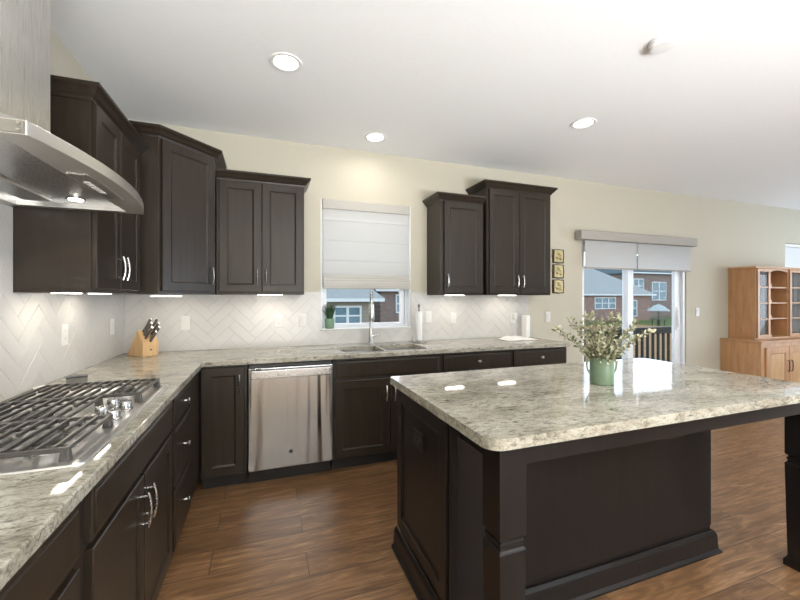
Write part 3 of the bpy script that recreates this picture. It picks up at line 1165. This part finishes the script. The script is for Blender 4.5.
for i, (f_, sd_, L_) in enumerate(((.13, .27, .135), (.13, .70, .13), (.39, .25, .125), (.39, .72, .12), (.65, .25, .115), (.65, .72, .11), (.90, .48, .10))):
    px = .150 + (.212 - .150) * f_
    pz = .192 + (.100 - .192) * f_
    p = KB + Vector((fwd.x * px + sid.x * KW * sd_, fwd.y * px + sid.y * KW * sd_, pz)) + Vector((fwd.x * ax.x, fwd.y * ax.x, ax.z)) * .0035
    kt = thing('kitchen_knife', desc[i], 'knife', p, ka, 'knives in the wooden block')
    mb = MB()
    nrm = Vector((-.71, 0, .70))
    rings = []
    for s, a, b in ((0, .0075, .011), (.012, .008, .012), (L_ * .5, .0075, .0105), (L_ * .9, .008, .0125), (L_, .006, .010)):
        c = ax * s
        rings.append([c + nrm * (b * math.cos(q)) + Vector((0, 1, 0)) * (a * math.sin(q)) for q in [2 * PI * k / 10 for k in range(10)]])
    mb.loft(rings)
    mb.obj('handle', 'knife', kt, smooth=50)
    mb = MB()
    c = ax * (L_ + .0005)
    e = ax * (L_ + .004)
    mb.loft([[q + nrm * (.008 * math.cos(2 * PI * k / 10)) + Vector((0, 1, 0)) * (.005 * math.sin(2 * PI * k / 10)) for k in range(10)] for q in (c, e)])
    mb.obj('end_cap', 'chrome', kt, smooth=50)

# ================================================================== OUTLETS AND SWITCHES


def outlet(name, label, loc, rz, kind, mat='plate', slotmat='slot', group='outlets and switches'):
    t = thing(name, label, 'outlet' if kind == 'outlet' else 'switch', loc, rz, group)
    MB().box(-.035, .035, -.0065, 0, -.058, .058).obj('cover_plate', mat, t, bevel=.003)
    if kind == 'outlet':
        for z in (-.02, .02):
            r = MB().box(-.0165, .0165, -.0085, -.0066, z - .0145, z + .0145).obj('receptacle', mat, t, bevel=.001)
            s = MB()
            for x in (-.006, .006):
                s.box(x - .0012, x + .0012, -.009, -.0086, z - .002, z + .007)
            s.box(-.002, .002, -.009, -.0086, z - .009, z - .006)
            s.obj('slots', slotmat, r)
    else:
        MB().prism([(-.0066, -.033), (-.0085, -.033), (-.012, .033), (-.0066, .033)], -.0165, .0165, 'x').obj('rocker', mat, t, bevel=.001)
    return t


TY = -.0122
outlet('wall_outlet', 'white outlet on the tiled left wall beside the cooktop', (-TY, -.945, 1.147), PI / 2, 'outlet')
outlet('wall_switch', 'white switch plate on the tiled left wall near the corner', (-TY, -.268, 1.14), PI / 2, 'switch')
outlet('wall_switch', 'white switch plate above the right side of the knife block', (.434, TY, 1.14), 0, 'switch')
outlet('wall_outlet', 'white outlet under the two-door cabinet left of the window', (1.157, TY, 1.14), 0, 'outlet')
outlet('wall_switch', 'white switch plate closest to the left edge of the kitchen window', (1.363, TY, 1.142), 0, 'switch')
outlet('wall_switch', 'white switch plate just right of the paper towel roll', (2.60, TY, 1.15), 0, 'switch')
outlet('wall_outlet', 'white outlet below the narrow one-door cabinet', (2.882, TY, 1.136), 0, 'outlet')
outlet('wall_outlet', 'white outlet with a charger plugged in above the open book', (3.625, TY, 1.12), 0, 'outlet')
outlet('wall_switch', 'white switch plate on painted wall under the gold wall tiles', (4.105, -.0012, 1.125), 0, 'switch')
outlet('wall_switch', 'white switch plate on painted wall right of the glass door', (6.66, -.0012, 1.147), 0, 'switch')
t = thing('phone_charger', 'white charger plugged in the outlet above the open book with hanging cord', 'charger', (3.625, TY - .0095, 1.14))
MB().box(-.018, .018, -.035, 0, -.03, .035).obj('adapter', 'plate', t, bevel=.004)
MB().tube([(0, -.018, -.0305), (-.012, -.03, -.07), (-.045, -.035, -.095), (-.075, -.03, -.06), (-.05, -.032, -.085), (-.01, -.04, -.16), (-.02, -.05, -.2)], .0022, 6).obj('cord', 'plate', t, smooth=True)

# ================================================================== COUNTER THINGS ON THE BACK RUN
t = thing('paper_towel_holder', 'steel paper towel holder with a thin white roll right of the sink', 'paper towel holder', (2.452, -.125, CT1 + .0005))
MB().lathe([(.078, 0), (.080, .004), (.076, .010), (.03, .016), (.001, .016)], (0, 0, 0), 28).obj('base', 'chrome', t, smooth=True)
MB().lathe([(.006, .0165), (.006, .335), (.011, .345), (.012, .358), (.006, .37), (.001, .371)], (0, 0, 0), 14).obj('rod', 'knife', t, smooth=True)
MB().lathe([(.0065, .018), (.030, .018), (.031, .02), (.031, .296), (.030, .298), (.0065, .298)], (0, 0, 0), 24).obj('paper_roll', 'paper', t, smooth=50)
MB().tube([(-.07, 0, .012), (-.07, 0, .055), (-.066, 0, .06)], .005, 8).obj('tear_arm', 'chrome', t, smooth=True)

t = thing('potted_plant', 'small spiky green plant in sage pot on the window sill', 'plant', (1.610, .008, W1[2] + .0125))
MB().lathe([(.036, 0), (.040, .003), (.046, .085), (.046, .092), (.042, .092), (.040, .078), (.001, .076)], (0, 0, 0), 24).obj('pot', 'green_pot', t, smooth=50)
lf = MB()
for k in range(90):
    a = random.random() * 2 * PI
    tilt = random.random() ** .7 * .10
    r0 = random.random() * .022
    hgt = .10 + random.random() * .07
    b = Vector((r0 * math.cos(a), r0 * math.sin(a), .076))
    e = b + Vector((tilt * math.cos(a) * .75, min(.04, tilt * math.sin(a)) * .75, hgt))
    m = (b + e) / 2 + Vector((0, 0, .015))
    sdv = Vector((-math.sin(a), math.cos(a), 0)) * .0032
    v = [lf._v(b - sdv), lf._v(b + sdv), lf._v(m + sdv * 1.2), lf._v(e), lf._v(m - sdv * 1.2)]
    lf._f([v[0], v[1], v[2], v[4]])
    lf._f([v[4], v[2], v[3]])
lf.obj('leaves', 'grass', t)

t = thing('open_book', 'open book lying with curled pages on the counter under the tall cabinet', 'book', (3.50, -.25, CT1 + .0006), -.05)
MB().box(-.185, .185, -.115, .115, 0, .003).obj('cover', 'cover', t, bevel=.001)
for sgn in (-1, 1):
    top = []
    for k in range(11):
        s = k / 10
        top.append((sgn * (.004 + s * .172), .0035 + .022 * 1.35 * math.sin(PI * min(1, s * 1.15 + .12)) ** .8 * (1 - s * .5) if s < .98 else .0045))
    poly = [(sgn * .004, .0034)] + top + [(sgn * .176, .0034)]
    MB().prism(poly, -.11, .11, 'y').obj('pages', 'paper', t)

t = thing('white_box', 'upright white box standing on the counter against the tile end', 'box', (3.70, -.13, CT1 + .0005), .3)
MB().box(-.033, .033, -.033, .033, .006, .240).obj('case', 'plate', t, bevel=.007, seg=3)
MB().box(-.03, .03, -.03, .03, 0, .0058).obj('foot', 'grey_plastic', t)

# ================================================================== WINDOW COVERINGS
t = thing('roman_shade', 'white folded roman shade half lowered in the kitchen window', 'window shade', ((W1[0] + W1[1]) / 2, 0.0, W1[3]))
RW = (W1[1] - W1[0]) / 2 - .016
MB().box(-RW, RW, -.012, .045, -.088, -.003).obj('headrail_valance', 'shadeb', t, bevel=.004)
pr = []
zs = [(-.089, .0), (-.165, .001), (-.19, -.003), (-.198, .0), (-.375, -.002), (-.386, .0015), (-.395, .001), (-.56, -.003), (-.570, .001), (-.685, -.004), (-.70, .0)]
front = [(.008 + y - .010, z) for z, y in zs]
back = [(y + .005, z) for y, z in front[::-1]]
MB().prism(front + back, -RW + .006, RW - .006, 'x').obj('fabric', 'shade', t)
st = MB()
for k, (z0, z1, yo) in enumerate(((-.790, -.694, -.016), (-.805, -.71, -.026), (-.82, -.735, -.035), (-.83, -.76, -.043))):
    st.prism([(yo, z1), (yo - .006, z1 - .01), (yo - .009, (z0 + z1) / 2), (yo - .006, z0 + .006), (yo, z0), (yo + .006, z0 + .005), (yo + .005, z1 - .006)], -RW + .006 - k * .0004, RW - .006 + k * .0004, 'x')
st.obj('stacked_folds', 'shadeb', t)
MB().tube([(RW + .0005, -.012, -.09), (RW + .002, -.014, -.7), (RW - .001, -.016, -.76), (RW + .002, -.014, -.86), (RW + .001, -.014, -1.0)], .0028, 6).obj('cord', 'white', t)

t = thing('roller_shade', 'double white roller shade with greige valance over the glass door', 'window shade', (5.49, -.016, 2.05))
MB().prism([(-.10, -.012), (-.095, -.022), (-.002, -.022), (-.002, .085), (-.095, .085), (-.10, .075)], -1.0, .995, 'x').obj('valance', 'valance', t, bevel=.004)
for x0, x1 in ((-.885, -.045), (-.025, .945)):
    s = MB().box(x0, x1, -.040, -.0375, -.340, -.0225).obj('shade_fabric', 'roller', t)
    MB().box(x0, x1, -.047, -.033, -.360, -.3405).obj('bottom_rail', 'valance', s, bevel=.003)

# ================================================================== GOLD WALL TILES
root = thing('wall_decor', 'gold relief wall tile, topmost of the three beside the tall cabinet', 'wall decor', (4.247, -.0012, 1.826), 0, 'gold relief tiles on the painted wall')
sc = []
for k in range(32):
    a = 2 * PI * k / 32
    c_, s_ = math.cos(a), math.sin(a)
    m = max(abs(c_), abs(s_))
    r = .082 / m * (1 - .05 * abs(math.sin(2 * a)) ** 3) * (1 + .02 * math.cos(8 * a))
    sc.append((r * c_, r * s_))
MB().prism(sc, -.018, 0, 'y').obj('backing', 'bronze', root, bevel=.002)
rl = MB().prism([(p[0] * .74 - .008, p[1] * .86) for p in sc], -.030, -.0182, 'y')
rl.sphere((-.01, -.030, .03), .022, 12, 8).sphere((-.028, -.03, -.02), .018, 12, 8).sphere((.018, -.03, -.028), .02, 12, 8).sphere((.02, -.03, .012), .013, 10, 6)
rl.obj('relief', 'gold', root, smooth=50)
dup(root, (4.247, -.0012, 1.651), None, 'gold relief wall tile, middle one of the three beside the tall cabinet')
dup(root, (4.247, -.0012, 1.476), None, 'gold relief wall tile, lowest of the three beside the tall cabinet')

# ================================================================== ISLAND
IX0, IX1, IY0, IY1 = 1.692, 3.618, -2.512, -1.525
o = MB().slab(rounded(IX0, IX1, IY0, IY1, .03, 8, (.06, .06, .06, .02)), [], CT0, CT1).obj('island_countertop', 'granite', bevel=.006, seg=3)
tag(o, 'speckled granite top of the kitchen island', 'countertop')
t = thing('kitchen_island', 'dark brown kitchen island with square posts under its granite top', 'kitchen island', (2.5, -1.9, 0))
ox, oy = 2.5, -1.9


def L(*b):
    return (b[0] - ox, b[1] - ox, b[2] - oy, b[3] - oy, b[4], b[5])


BX0, BX1, BY0, BY1 = 1.738, 3.285, -2.165, -1.57
MB().box(*L(BX0, BX1, BY0, BY1, .0, BT)).obj('body', 'island', t, bevel=.002)
bp_ = MB().box(*L(BX0 + .16, BX1 - .004, BY0 - .006, BY0 - .0003, .14, .80)).obj('back_panel', 'island', t, bevel=.001)
# end panel facing the left run: framed like a door
xf = Matrix.Translation((BX0 - ox - .0004, BY1 - oy, 0)) @ Matrix.Rotation(-PI / 2, 4, 'Z')
pan = MB(xf).door(BY1 - BY0 - .012, .742, .018, .062, .004, .118, 0.0, .010, .022).obj('end_panel', 'island', t)
oc = thing('wall_outlet', 'black outlet on the left end panel of the island', 'outlet', (BX0 - .0195 + .008, -1.862, .683), -PI / 2, 'outlets and switches')
MB().box(-.06, .06, -.007, 0, -.040, .040).obj('cover_plate', 'black', oc, bevel=.003)
for xx in (-.022, .022):
    r = MB().lathe([(.001, -.0095), (.015, -.0095), (.0165, -.0071)], (xx, 0, 0), 18, 'y').obj('receptacle', 'black', oc)
    MB().box(xx - .004, xx + .004, -.0103, -.0097, -.006, -.004).box(xx - .004, xx + .004, -.0103, -.0097, .004, .006).obj('slots', 'slot', r)
# corner stile between end panel and the seating side
MB().box(*L(BX0 - .012, BX0 + .02, BY0 - .022, BY0 - .0065, .12, BT)).obj('corner_stile', 'island', t, bevel=.002)
# base moulding wrapped round the body
BPROF = [(0, 0), (.030, 0), (.030, .010), (.018, .020), (.014, .085), (.012, .095), (.004, .110), (0, .112)]


def base_mold():
    mb = MB()
    path = [(BX0, BY1), (BX0, BY0), (BX1, BY0), (BX1, BY1)]
    rings = []
    n_ = [(-1, 0), None, None, (1, 0)]
    mit = [(-1, 0), (-1, -1), (1, -1), (1, 0)]
    for p, m in zip(path, mit):
        rings.append([(p[0] + m[0] * (a + .0205 * (1 if p[0] == BX0 or False else .35)) - ox, p[1] + m[1] * (a + .007) - oy, z + .0005) for a, z in BPROF])
    mb.loft(rings)
    return mb.obj('base_molding', 'island', t)


base_mold()
# apron under the overhang
MB().box(*L(1.8625, 3.5195, -2.464, -2.440, .800, BT)).obj('apron', 'island', t, bevel=.001)
MB().box(*L(3.565, 3.593, -2.355, -1.60, .800, BT)).box(*L(BX1 + .001, 3.565, -1.628, -1.60, .800, BT)).obj('apron', 'island', t, bevel=.001)
MB().box(*L(1.765, 1.790, -2.355, BY0 - .024, .800, BT)).obj('apron', 'island', t, bevel=.001)


def post(cx_, cy_):
    mb = MB()
    rings = []
    for z, a in ((.0, .056), (.03, .056), (.036, .052), (.046, .046), (.056, .044), (.30, .0485), (.47, .051), (.515, .052), (.519, .050), (.524, .045), (.534, .043),
                 (.536, .047), (.546, .047), (.548, .042), (.556, .042), (.560, .050), (.565, .052), (.875, .052)):
        rings.append([(cx_ - ox - a, cy_ - oy - a, z + .0005), (cx_ - ox + a, cy_ - oy - a, z + .0005), (cx_ - ox + a, cy_ - oy + a, z + .0005), (cx_ - ox - a, cy_ - oy + a, z + .0005)])
    mb.loft(rings)
    return mb.obj('leg', 'island', t, bevel=.0015)


post(1.810, -2.413)
post(3.572, -2.413)

# ================================================================== VASE AND STEMS
VX, VY = 2.655, -2.045
t = thing('green_vase', 'green two-handled enamel vase on the island', 'vase', (VX, VY, CT1 + .0005), -.344)
MB().lathe([(.001, .0), (.052, 0), (.055, .003), (.0555, .05), (.0545, .115), (.0575, .132), (.0545, .132), (.0515, .115), (.0525, .05), (.05, .008), (.001, .006)], (0, 0, 0), 32).obj('body', 'vase', t, smooth=40)
for sg in (-1, 1):
    MB().tube([(sg * .0545, 0, .118), (sg * .069, 0, .118), (sg * .076, 0, .098), (sg * .071, 0, .068), (sg * .0555, 0, .045)], .0045, 8).obj('handle', 'vase', t, smooth=True)


def stem_mesh(seed, length, spread):
    rnd = random.Random(seed)
    pts = []
    for k in range(8):
        s = k / 7
        pts.append(Vector((spread * s ** 1.6, rnd.uniform(-.006, .006) * s, length * (s - .18 * spread / .2 * s ** 2.2))))
    stem = MB().tube(pts, [.0022 - .0012 * k / 7 for k in range(8)], 6)
    lf = MB()

    def leaf(b, d, sz):
        d = d.normalized()
        up = Vector((rnd.uniform(-1, 1), rnd.uniform(-1, 1), rnd.uniform(.1, 1))).normalized()
        sdv = d.cross(up).normalized()
        up = sdv.cross(d)
        wd = sz * .30
        v = [lf._v(b), lf._v(b + d * sz * .35 + sdv * wd + up * sz * .08), lf._v(b + d * sz * .75 + sdv * wd * .75 + up * sz * .06), lf._v(b + d * sz),
             lf._v(b + d * sz * .75 - sdv * wd * .75 + up * sz * .06), lf._v(b + d * sz * .35 - sdv * wd + up * sz * .08), lf._v(b + d * sz * .5)]
        lf._f([v[0], v[1], v[6]])
        lf._f([v[1], v[2], v[6]])
        lf._f([v[2], v[3], v[6]])
        lf._f([v[3], v[4], v[6]])
        lf._f([v[4], v[5], v[6]])
        lf._f([v[5], v[0], v[6]])
    nl = 30
    for k in range(nl):
        s = .28 + .72 * k / (nl - 1)
        i = min(6, int(s * 7))
        p = pts[i].lerp(pts[i + 1], s * 7 - i)
        ax_ = (pts[i + 1] - pts[i]).normalized()
        a = k * 2.4 + rnd.uniform(-.4, .4)
        n1 = ax_.cross(Vector((0, 1, .1))).normalized()
        n2 = ax_.cross(n1)
        out_ = n1 * math.cos(a) + n2 * math.sin(a)
        leaf(p + out_ * .002, out_ * .8 + ax_ * rnd.uniform(.2, .9), rnd.uniform(.017, .029))
    leaf(pts[-1], pts[-1] - pts[-2], .03)
    return stem, lf


protos = []
n_st = 24
for i in range(n_st):
    a = 2 * PI * i / n_st * 1.0 + (.25 if i % 2 else 0) - .344
    ring_ = i % 3
    sprd = (.175, .12, .055)[ring_] * (1.0 + .2 * math.cos(a + .344) ** 2)
    lng = (.205, .235, .245)[ring_]
    loc = (VX + .022 * math.cos(a), VY + .022 * math.sin(a), CT1 + .035)
    lab = 'leafy grey-green eucalyptus stem standing in the green vase'
    key = (ring_, i % 2)
    src = next((p for p in protos if p[0] == key), None)
    if src is None:
        st_, lf_ = stem_mesh(11 + i, lng + .075, sprd)
        r = thing('eucalyptus_stem', lab, 'plant stem', loc, a, 'eucalyptus stems in the green vase')
        st_.obj('twig', 'stem', r, smooth=True)
        lf_.obj('leaves', 'leaf', r)
        protos.append((key, r))
    else:
        dup(src[1], loc, a)

# ================================================================== HUTCH
t = thing('oak_hutch', 'honey oak hutch with glass doors and open middle shelves by the right window', 'hutch', (7.93, -.004, 0))
ox_, W_ = 7.93, 1.72
hx0, hx1, ux0, ux1 = 7.142 - ox_, 8.86 - ox_, 7.315 - ox_, 8.70 - ox_
b = MB().box(hx0, hx1, -.466, 0, .06, .745).obj('base_body', 'oak', t, bevel=.003)
MB().box(hx0 + .03, hx1 - .03, -.43, -.02, .0005, .0595).obj('plinth', 'oak', t)
MB().box(hx0 - .012, hx1 + .012, -.48, 0, .7455, .772).obj('base_top', 'oak', t, bevel=.006)
dws = [(7.232, 7.495), (7.497, 7.76), (7.78, 8.04)]
xs = [(7.225, 7.705), (7.712, 8.19), (8.28, 8.78)]
for i, (a, c) in enumerate(((7.225, 7.722), (7.728, 8.225), (8.29, 8.79))):
    d = MB().door(c - a, .58, .02, .085, a - ox_, .11, -.4665, .008, .012).obj('door', 'oak', t)
    MB().box(a - ox_ + .098, c - ox_ - .098, -.4795, -.4788, .208, .592).obj('panel', 'oak_l', d)
    hx = (c - .035 if i != 1 else a + .035) - ox_
    MB().tube([(hx, -.4868, .35), (hx, -.505, .36), (hx, -.508, .425), (hx, -.505, .49), (hx, -.4868, .50)], .006, 8).obj('handle', 'blackmetal', d, smooth=True)
# upper part
U0, U1, UD = .7725, 1.775, .318
u = MB()
u.box(ux0, ux0 + .022, -UD, 0, U0, U1 - .03).box(ux1 - .022, ux1, -UD, 0, U0, U1 - .03)
u.box(ux0 + .022, ux1 - .022, -.014, 0, U0, U1 - .03)
u.box(ux0 + .022, ux1 - .022, -UD, -.014, U0, U0 + .022)
b0, b1 = 7.640 - ox_, 8.055 - ox_
u.box(b0 - .02, b0, -UD, -.014, U0 + .022, U1 - .03).box(b1, b1 + .02, -UD, -.014, U0 + .022, U1 - .03)
u.obj('upper_body', 'oak', t, bevel=.002)
MB().box(ux0 - .015, ux1 + .015, -UD - .015, 0, U1 - .0295, U1).obj('upper_top', 'oak', t, bevel=.006)
for z in (1.485, 1.268, 1.05):
    MB().box(b0 + .001, b1 - .001, -UD + .01, -.015, z - .009, z + .009).obj('shelf', 'oak', t, bevel=.002)
# arched rail over the open shelves and the scalloped brackets
ar = [(b0 + .001, U1 - .031), (b0 + .001, U1 - .085)]
for k in range(13):
    s = k / 12
    ar.append((b0 + .004 + (b1 - b0 - .008) * s, U1 - .075 + .028 * math.sin(PI * s)))
ar += [(b1 - .001, U1 - .085), (b1 - .001, U1 - .031)]
MB().prism(ar, -UD, -UD + .018, 'y').obj('arched_rail', 'oak', t)
for z in (1.496, 1.279, 1.061, .7955):
    for x, sg in ((b0 + .001, 1),):
        MB().prism([(x, z), (x + sg * .07, z), (x + sg * .066, z + .03), (x + sg * .045, z + .045), (x + sg * .04, z + .07), (x + sg * .018, z + .09), (x, z + .10)], -UD + .012, -UD + .028, 'y').obj('scalloped_bracket', 'oak_l', t)
for a, c in ((ux0 + .024, b0 - .022), (b1 + .022, ux1 - .024)):
    mb = MB()
    st_ = .042
    z0, z1 = U0 + .024, U1 - .033
    y0, y1 = -UD - .019, -UD - .0005
    mb.box(a, a + st_, y0, y1, z0, z1).box(c - st_, c, y0, y1, z0, z1).box(a + st_, c - st_, y0, y1, z0, z0 + .04).box(a + st_, c - st_, y0, y1, z1 - .04, z1)
    for k in (1, 2, 3):
        z = z0 + .04 + (z1 - z0 - .08) * k / 4
        mb.box(a + st_, c - st_, y0 + .003, y1 - .002, z - .009, z + .009)
    d = mb.obj('glass_door', 'oak', t, bevel=.002)
    MB().box(a + st_ - .004, c - st_ + .004, -UD - .0095, -UD - .0065, z0 + .03, z1 - .03).obj('pane', 'cabglass', d)
    cu = MB()
    n = 40
    top = []
    rings = []
    for zz in (z0 + .045, z1 - .045):
        rings.append([(a + st_ - .002 + (c - a - 2 * st_ + .004) * k / n, -UD + .03 + .008 * math.sin(k * 1.9), zz) for k in range(n + 1)])
    cu.loft(rings, False, False)
    cr = cu.obj('lace_curtain', 'lace', d)

# ================================================================== CEILING FIXTURES


def can(label, x, y):
    t = thing('recessed_light', label, 'ceiling light', (x, y, CEIL - .0005), 0, 'recessed ceiling lights')
    MB().lathe([(.094, 0), (.093, -.006), (.080, -.008), (.070, -.004), (.070, 0)], (0, 0, 0), 36, cap=False).obj('trim_ring', 'white', t, smooth=True)
    MB().lathe([(.001, -.0035), (.069, -.0035), (.0695, -.001), (.001, -.001)], (0, 0, 0), 32).obj('lens', 'lens', t)
    l = D.lights.new('recessed_lamp', 'AREA')
    l.shape = 'DISK'
    l.size = .13
    l.energy = CAN_POWER
    l.color = (1.0, .95, .88)
    l.spread = math.radians(170)
    lo = D.objects.new('lamp', l)
    COL.objects.link(lo)
    lo.parent = t
    lo.location = (0, 0, -.012)


can('lit recessed ceiling light nearest the range hood', 1.163, -1.169)
can('lit recessed ceiling light above the sink window', 1.949, -.345)
can('lit recessed ceiling light above the island', 3.446, -1.159)
for i, (x, y) in enumerate(((1.2, -4.3), (3.4, -4.2), (5.8, -2.2), (8.2, -2.2), (8.2, -5.0), (5.8, -5.0))):  # out-of-view ceiling lights, added to brighten the room
    can(('added unseen recessed light behind the camera by the left counter', 'added unseen recessed light behind the camera by the island end', 'added unseen recessed light in front of the glass door',
         'added unseen recessed light in front of the oak hutch', 'added unseen recessed light at the rear right of the great room', 'added unseen recessed light at the rear middle of the great room')[i], x, y)
t = thing('smoke_detector', 'round white smoke detector on the ceiling above the island', 'smoke detector', (3.085, -2.052, CEIL - .0005))
MB().lathe([(.001, 0), (.070, 0), (.070, -.012), (.001, -.012)], (0, 0, 0), 32).obj('mount', 'white', t, smooth=40)
MB().lathe([(.064, -.0125), (.064, -.026), (.055, -.036), (.03, -.038), (.001, -.038)], (0, 0, 0), 32).obj('cover', 'white', t, smooth=40)

# ================================================================== OUTSIDE
M['deck'] = wood('grey_deck_board', hexc(92, 84, 76), hexc(120, 110, 98), 0.8, (1, 12, 1), 3)
M['lawn'] = plain('summer_lawn', hexc(92, 104, 62), 0.95, 0, 0.3, 0.8, 0.1)
M['dirt'] = plain('dry_mulch_bed', hexc(158, 128, 94), 0.95, 0, 0.2, 2.0, 0.1)
M['brick'] = brick_mat('red_brown_brick', hexc(156, 124, 114), hexc(128, 100, 94), hexc(168, 156, 148))
M['brick2'] = brick_mat('grey_brown_brick', hexc(140, 124, 118), hexc(118, 102, 98), hexc(150, 142, 136))
M['roof'] = plain('blue_grey_shingle', hexc(150, 154, 154), 0.9, 0, 0.12, 6, 0.1, stretch=(1, 1, 6))
M['roof2'] = plain('dark_grey_shingle', hexc(88, 102, 108), 0.9, 0, 0.15, 6, 0.1, stretch=(1, 1, 6))
M['siding'] = siding_mat('pale_blue_siding', hexc(112, 132, 142))
M['siding2'] = siding_mat('taupe_siding', hexc(142, 134, 124))
M['wtrim'] = plain('white_house_trim', hexc(206, 212, 216), 0.7, 0, 0.04, 6)
M['wglass'] = plain('dark_house_glass', hexc(96, 122, 136), 0.12, 0, 0.2, 1.2)
M['canvas'] = plain('pale_blue_canvas', hexc(164, 176, 178), 0.9, 0, 0.08, 5, 0.1)
M['rail'] = plain('black_rail_paint', hexc(38, 36, 36), 0.5, 0, 0.1, 9)

o = MB().box(-40, 140, 5.0, 130, -1.7, -1.5).obj('ground_lawn', 'lawn')
tag(o, 'green lawn between the houses', 'lawn', kind='structure')
o = MB().box(3.2, 9.8, WT + .01, 3.2, -.20, -.10).obj('deck_floor', 'deck')
tag(o, 'grey board deck outside the glass door', 'deck', kind='structure')
t = thing('deck_railing', 'black deck railing with upright balusters outside the glass door', 'railing', (6.5, 1.75, -.10))
MB().box(-3.2, 3.25, -.045, .045, .74, .865).obj('top_rail', 'rail', t, bevel=.005)
MB().box(-3.2, 3.25, -.025, .025, .09, .14).obj('bottom_rail', 'rail', t)
bal = MB().box(-.018, .018, -.018, .018, .1405, .7395).obj('baluster', 'rail', t)
for k in range(44):
    c = bal if k == 0 else bal.copy()
    if k:
        COL.objects.link(c)
    c.location = (-3.1 + k * .145, 0, 0)
for x in (-3.2, 0.85, 3.2):
    MB().box(x - .045, x + .045, .046, .13, .0005, .93).obj('post', 'rail', t)
o = MB().box(9, 36, 6.5, 24, -1.499, -1.36).obj('mulch_bed', 'dirt', bevel=.1)
tag(o, 'dry tan mulch bed beyond the deck railing', 'garden bed', kind='structure')


def house(name, label, x0, x1, y0, y1, zb, ze, rise, wallm, roofm, wins, hip=4.0, ov=.45, ridge_off=0.0):
    t = thing(name, label, 'house', ((x0 + x1) / 2, y0, zb))
    cx_ = (x0 + x1) / 2
    a, b = x0 - cx_, x1 - cx_
    dy = y1 - y0
    H = ze - zb
    MB().box(a, b, 0, dy, 0, H).obj('walls', wallm, t)
    r = MB()
    e = [(a - ov, -ov, H), (b + ov, -ov, H), (b + ov, dy + ov, H), (a - ov, dy + ov, H)]
    lo = [r._v(p) for p in e]
    mid = [r._v((p[0], p[1], p[2] + .18)) for p in e]
    rg = [r._v((a - ov + hip, dy / 2, H + rise)), r._v((b + ov - hip, dy / 2, H + rise))]
    r._f(lo[::-1])
    for i in range(4):
        r._f([lo[i], lo[(i + 1) % 4], mid[(i + 1) % 4], mid[i]])
    r._f([mid[0], mid[1], rg[1], rg[0]])
    r._f([mid[1], mid[2], rg[1]])
    r._f([mid[2], mid[3], rg[0], rg[1]])
    r._f([mid[3], mid[0], rg[0]])
    r.obj('roof', roofm, t)
    MB().box(a - ov, b + ov, -ov - .03, -ov - .001, H + .0, H + .17).obj('fascia', 'wtrim', t)
    for wx0, wx1, wz0, wz1, n in wins:
        f_ = MB()
        u0, u1, v0, v1 = wx0 - cx_, wx1 - cx_, wz0 - zb, wz1 - zb
        f_.box(u0 - .10, u0, -.06, -.001, v0 - .10, v1 + .10).box(u1, u1 + .10, -.06, -.001, v0 - .10, v1 + .10)
        f_.box(u0, u1, -.06, -.001, v0 - .10, v0).box(u0, u1, -.06, -.001, v1, v1 + .10)
        for k in range(1, n):
            x = u0 + (u1 - u0) * k / n
            f_.box(x - .07, x + .07, -.06, -.001, v0, v1)
        f_.box(u0, u1, -.045, -.001, (v0 + v1) / 2 - .04, (v0 + v1) / 2 + .04)
        fr = f_.obj('window', 'wtrim', t)
        MB().box(u0, u1, -.02, -.002, v0, v1).obj('pane', 'wglass', fr)
    return t


house('brick_house', 'low brick house with blue-grey hip roof and triple window seen through the glass door', 31.0, 46.2, 30, 40, -1.5, 1.55, 4.2, 'brick', 'roof',
      [(37.2, 40.3, .05, 1.25, 3), (42.6, 43.8, -.9, .9, 1)], 6.5)
house('brick_house', 'two-storey grey-brown brick house behind the low house through the glass door', 47.5, 62.0, 34, 46, -1.5, 4.6, 3.4, 'brick2', 'roof2',
      [(48.4, 50.2, 2.0, 3.8, 2), (52.0, 54.6, 1.0, 3.4, 2), (57.0, 58.8, 2.0, 3.8, 2), (49.0, 50.2, -1.2, .7, 1)], 6)
house('neighbor_house', 'tan house with pale blue roof and white windows seen through the kitchen window', -4.0, 6.55, 16, 24, -1.5, 1.12, 3.4, 'siding2', 'roof',
      [(4.45, 5.75, -.05, .80, 2), (.5, 2.2, -.1, .9, 2)], 3.2)
house('neighbor_house', 'dark brick neighbor house at the right half of the kitchen window', 8.4, 20.5, 21, 30, -1.5, 1.75, 3.6, 'brick2', 'roof2',
      [(9.6, 10.2, .35, 1.45, 1), (13.5, 15.5, .2, 1.4, 2)], 3.5)
# patio umbrella and table
t = thing('patio_umbrella', 'pale blue patio umbrella over a table on the lawn', 'umbrella', (36.5, 22.0, -1.499))
MB().lathe([(.95, 1.55), (.92, 1.60), (.5, 1.95), (.05, 2.2), (.01, 2.22)], (0, 0, 0), 8).obj('canopy', 'canvas', t)
MB().lathe([(.03, .0), (.03, 2.1)], (0, 0, 0), 10).obj('pole', 'rail', t)
t = thing('patio_table', 'dark round patio table under the blue umbrella', 'table', (36.5, 22.0, -1.499))
MB().slab([(.75 * math.cos(2 * PI * k / 24), .75 * math.sin(2 * PI * k / 24)) for k in range(24)], [[(.05 * math.cos(-2 * PI * k / 8), .05 * math.sin(-2 * PI * k / 8)) for k in range(8)]], .70, .74).obj('tabletop', 'rail', t)
for k in range(4):
    a = PI / 4 + k * PI / 2
    MB().box(.5 * math.cos(a) - .03, .5 * math.cos(a) + .03, .5 * math.sin(a) - .03, .5 * math.sin(a) + .03, 0, .6995).obj('leg', 'rail', t)
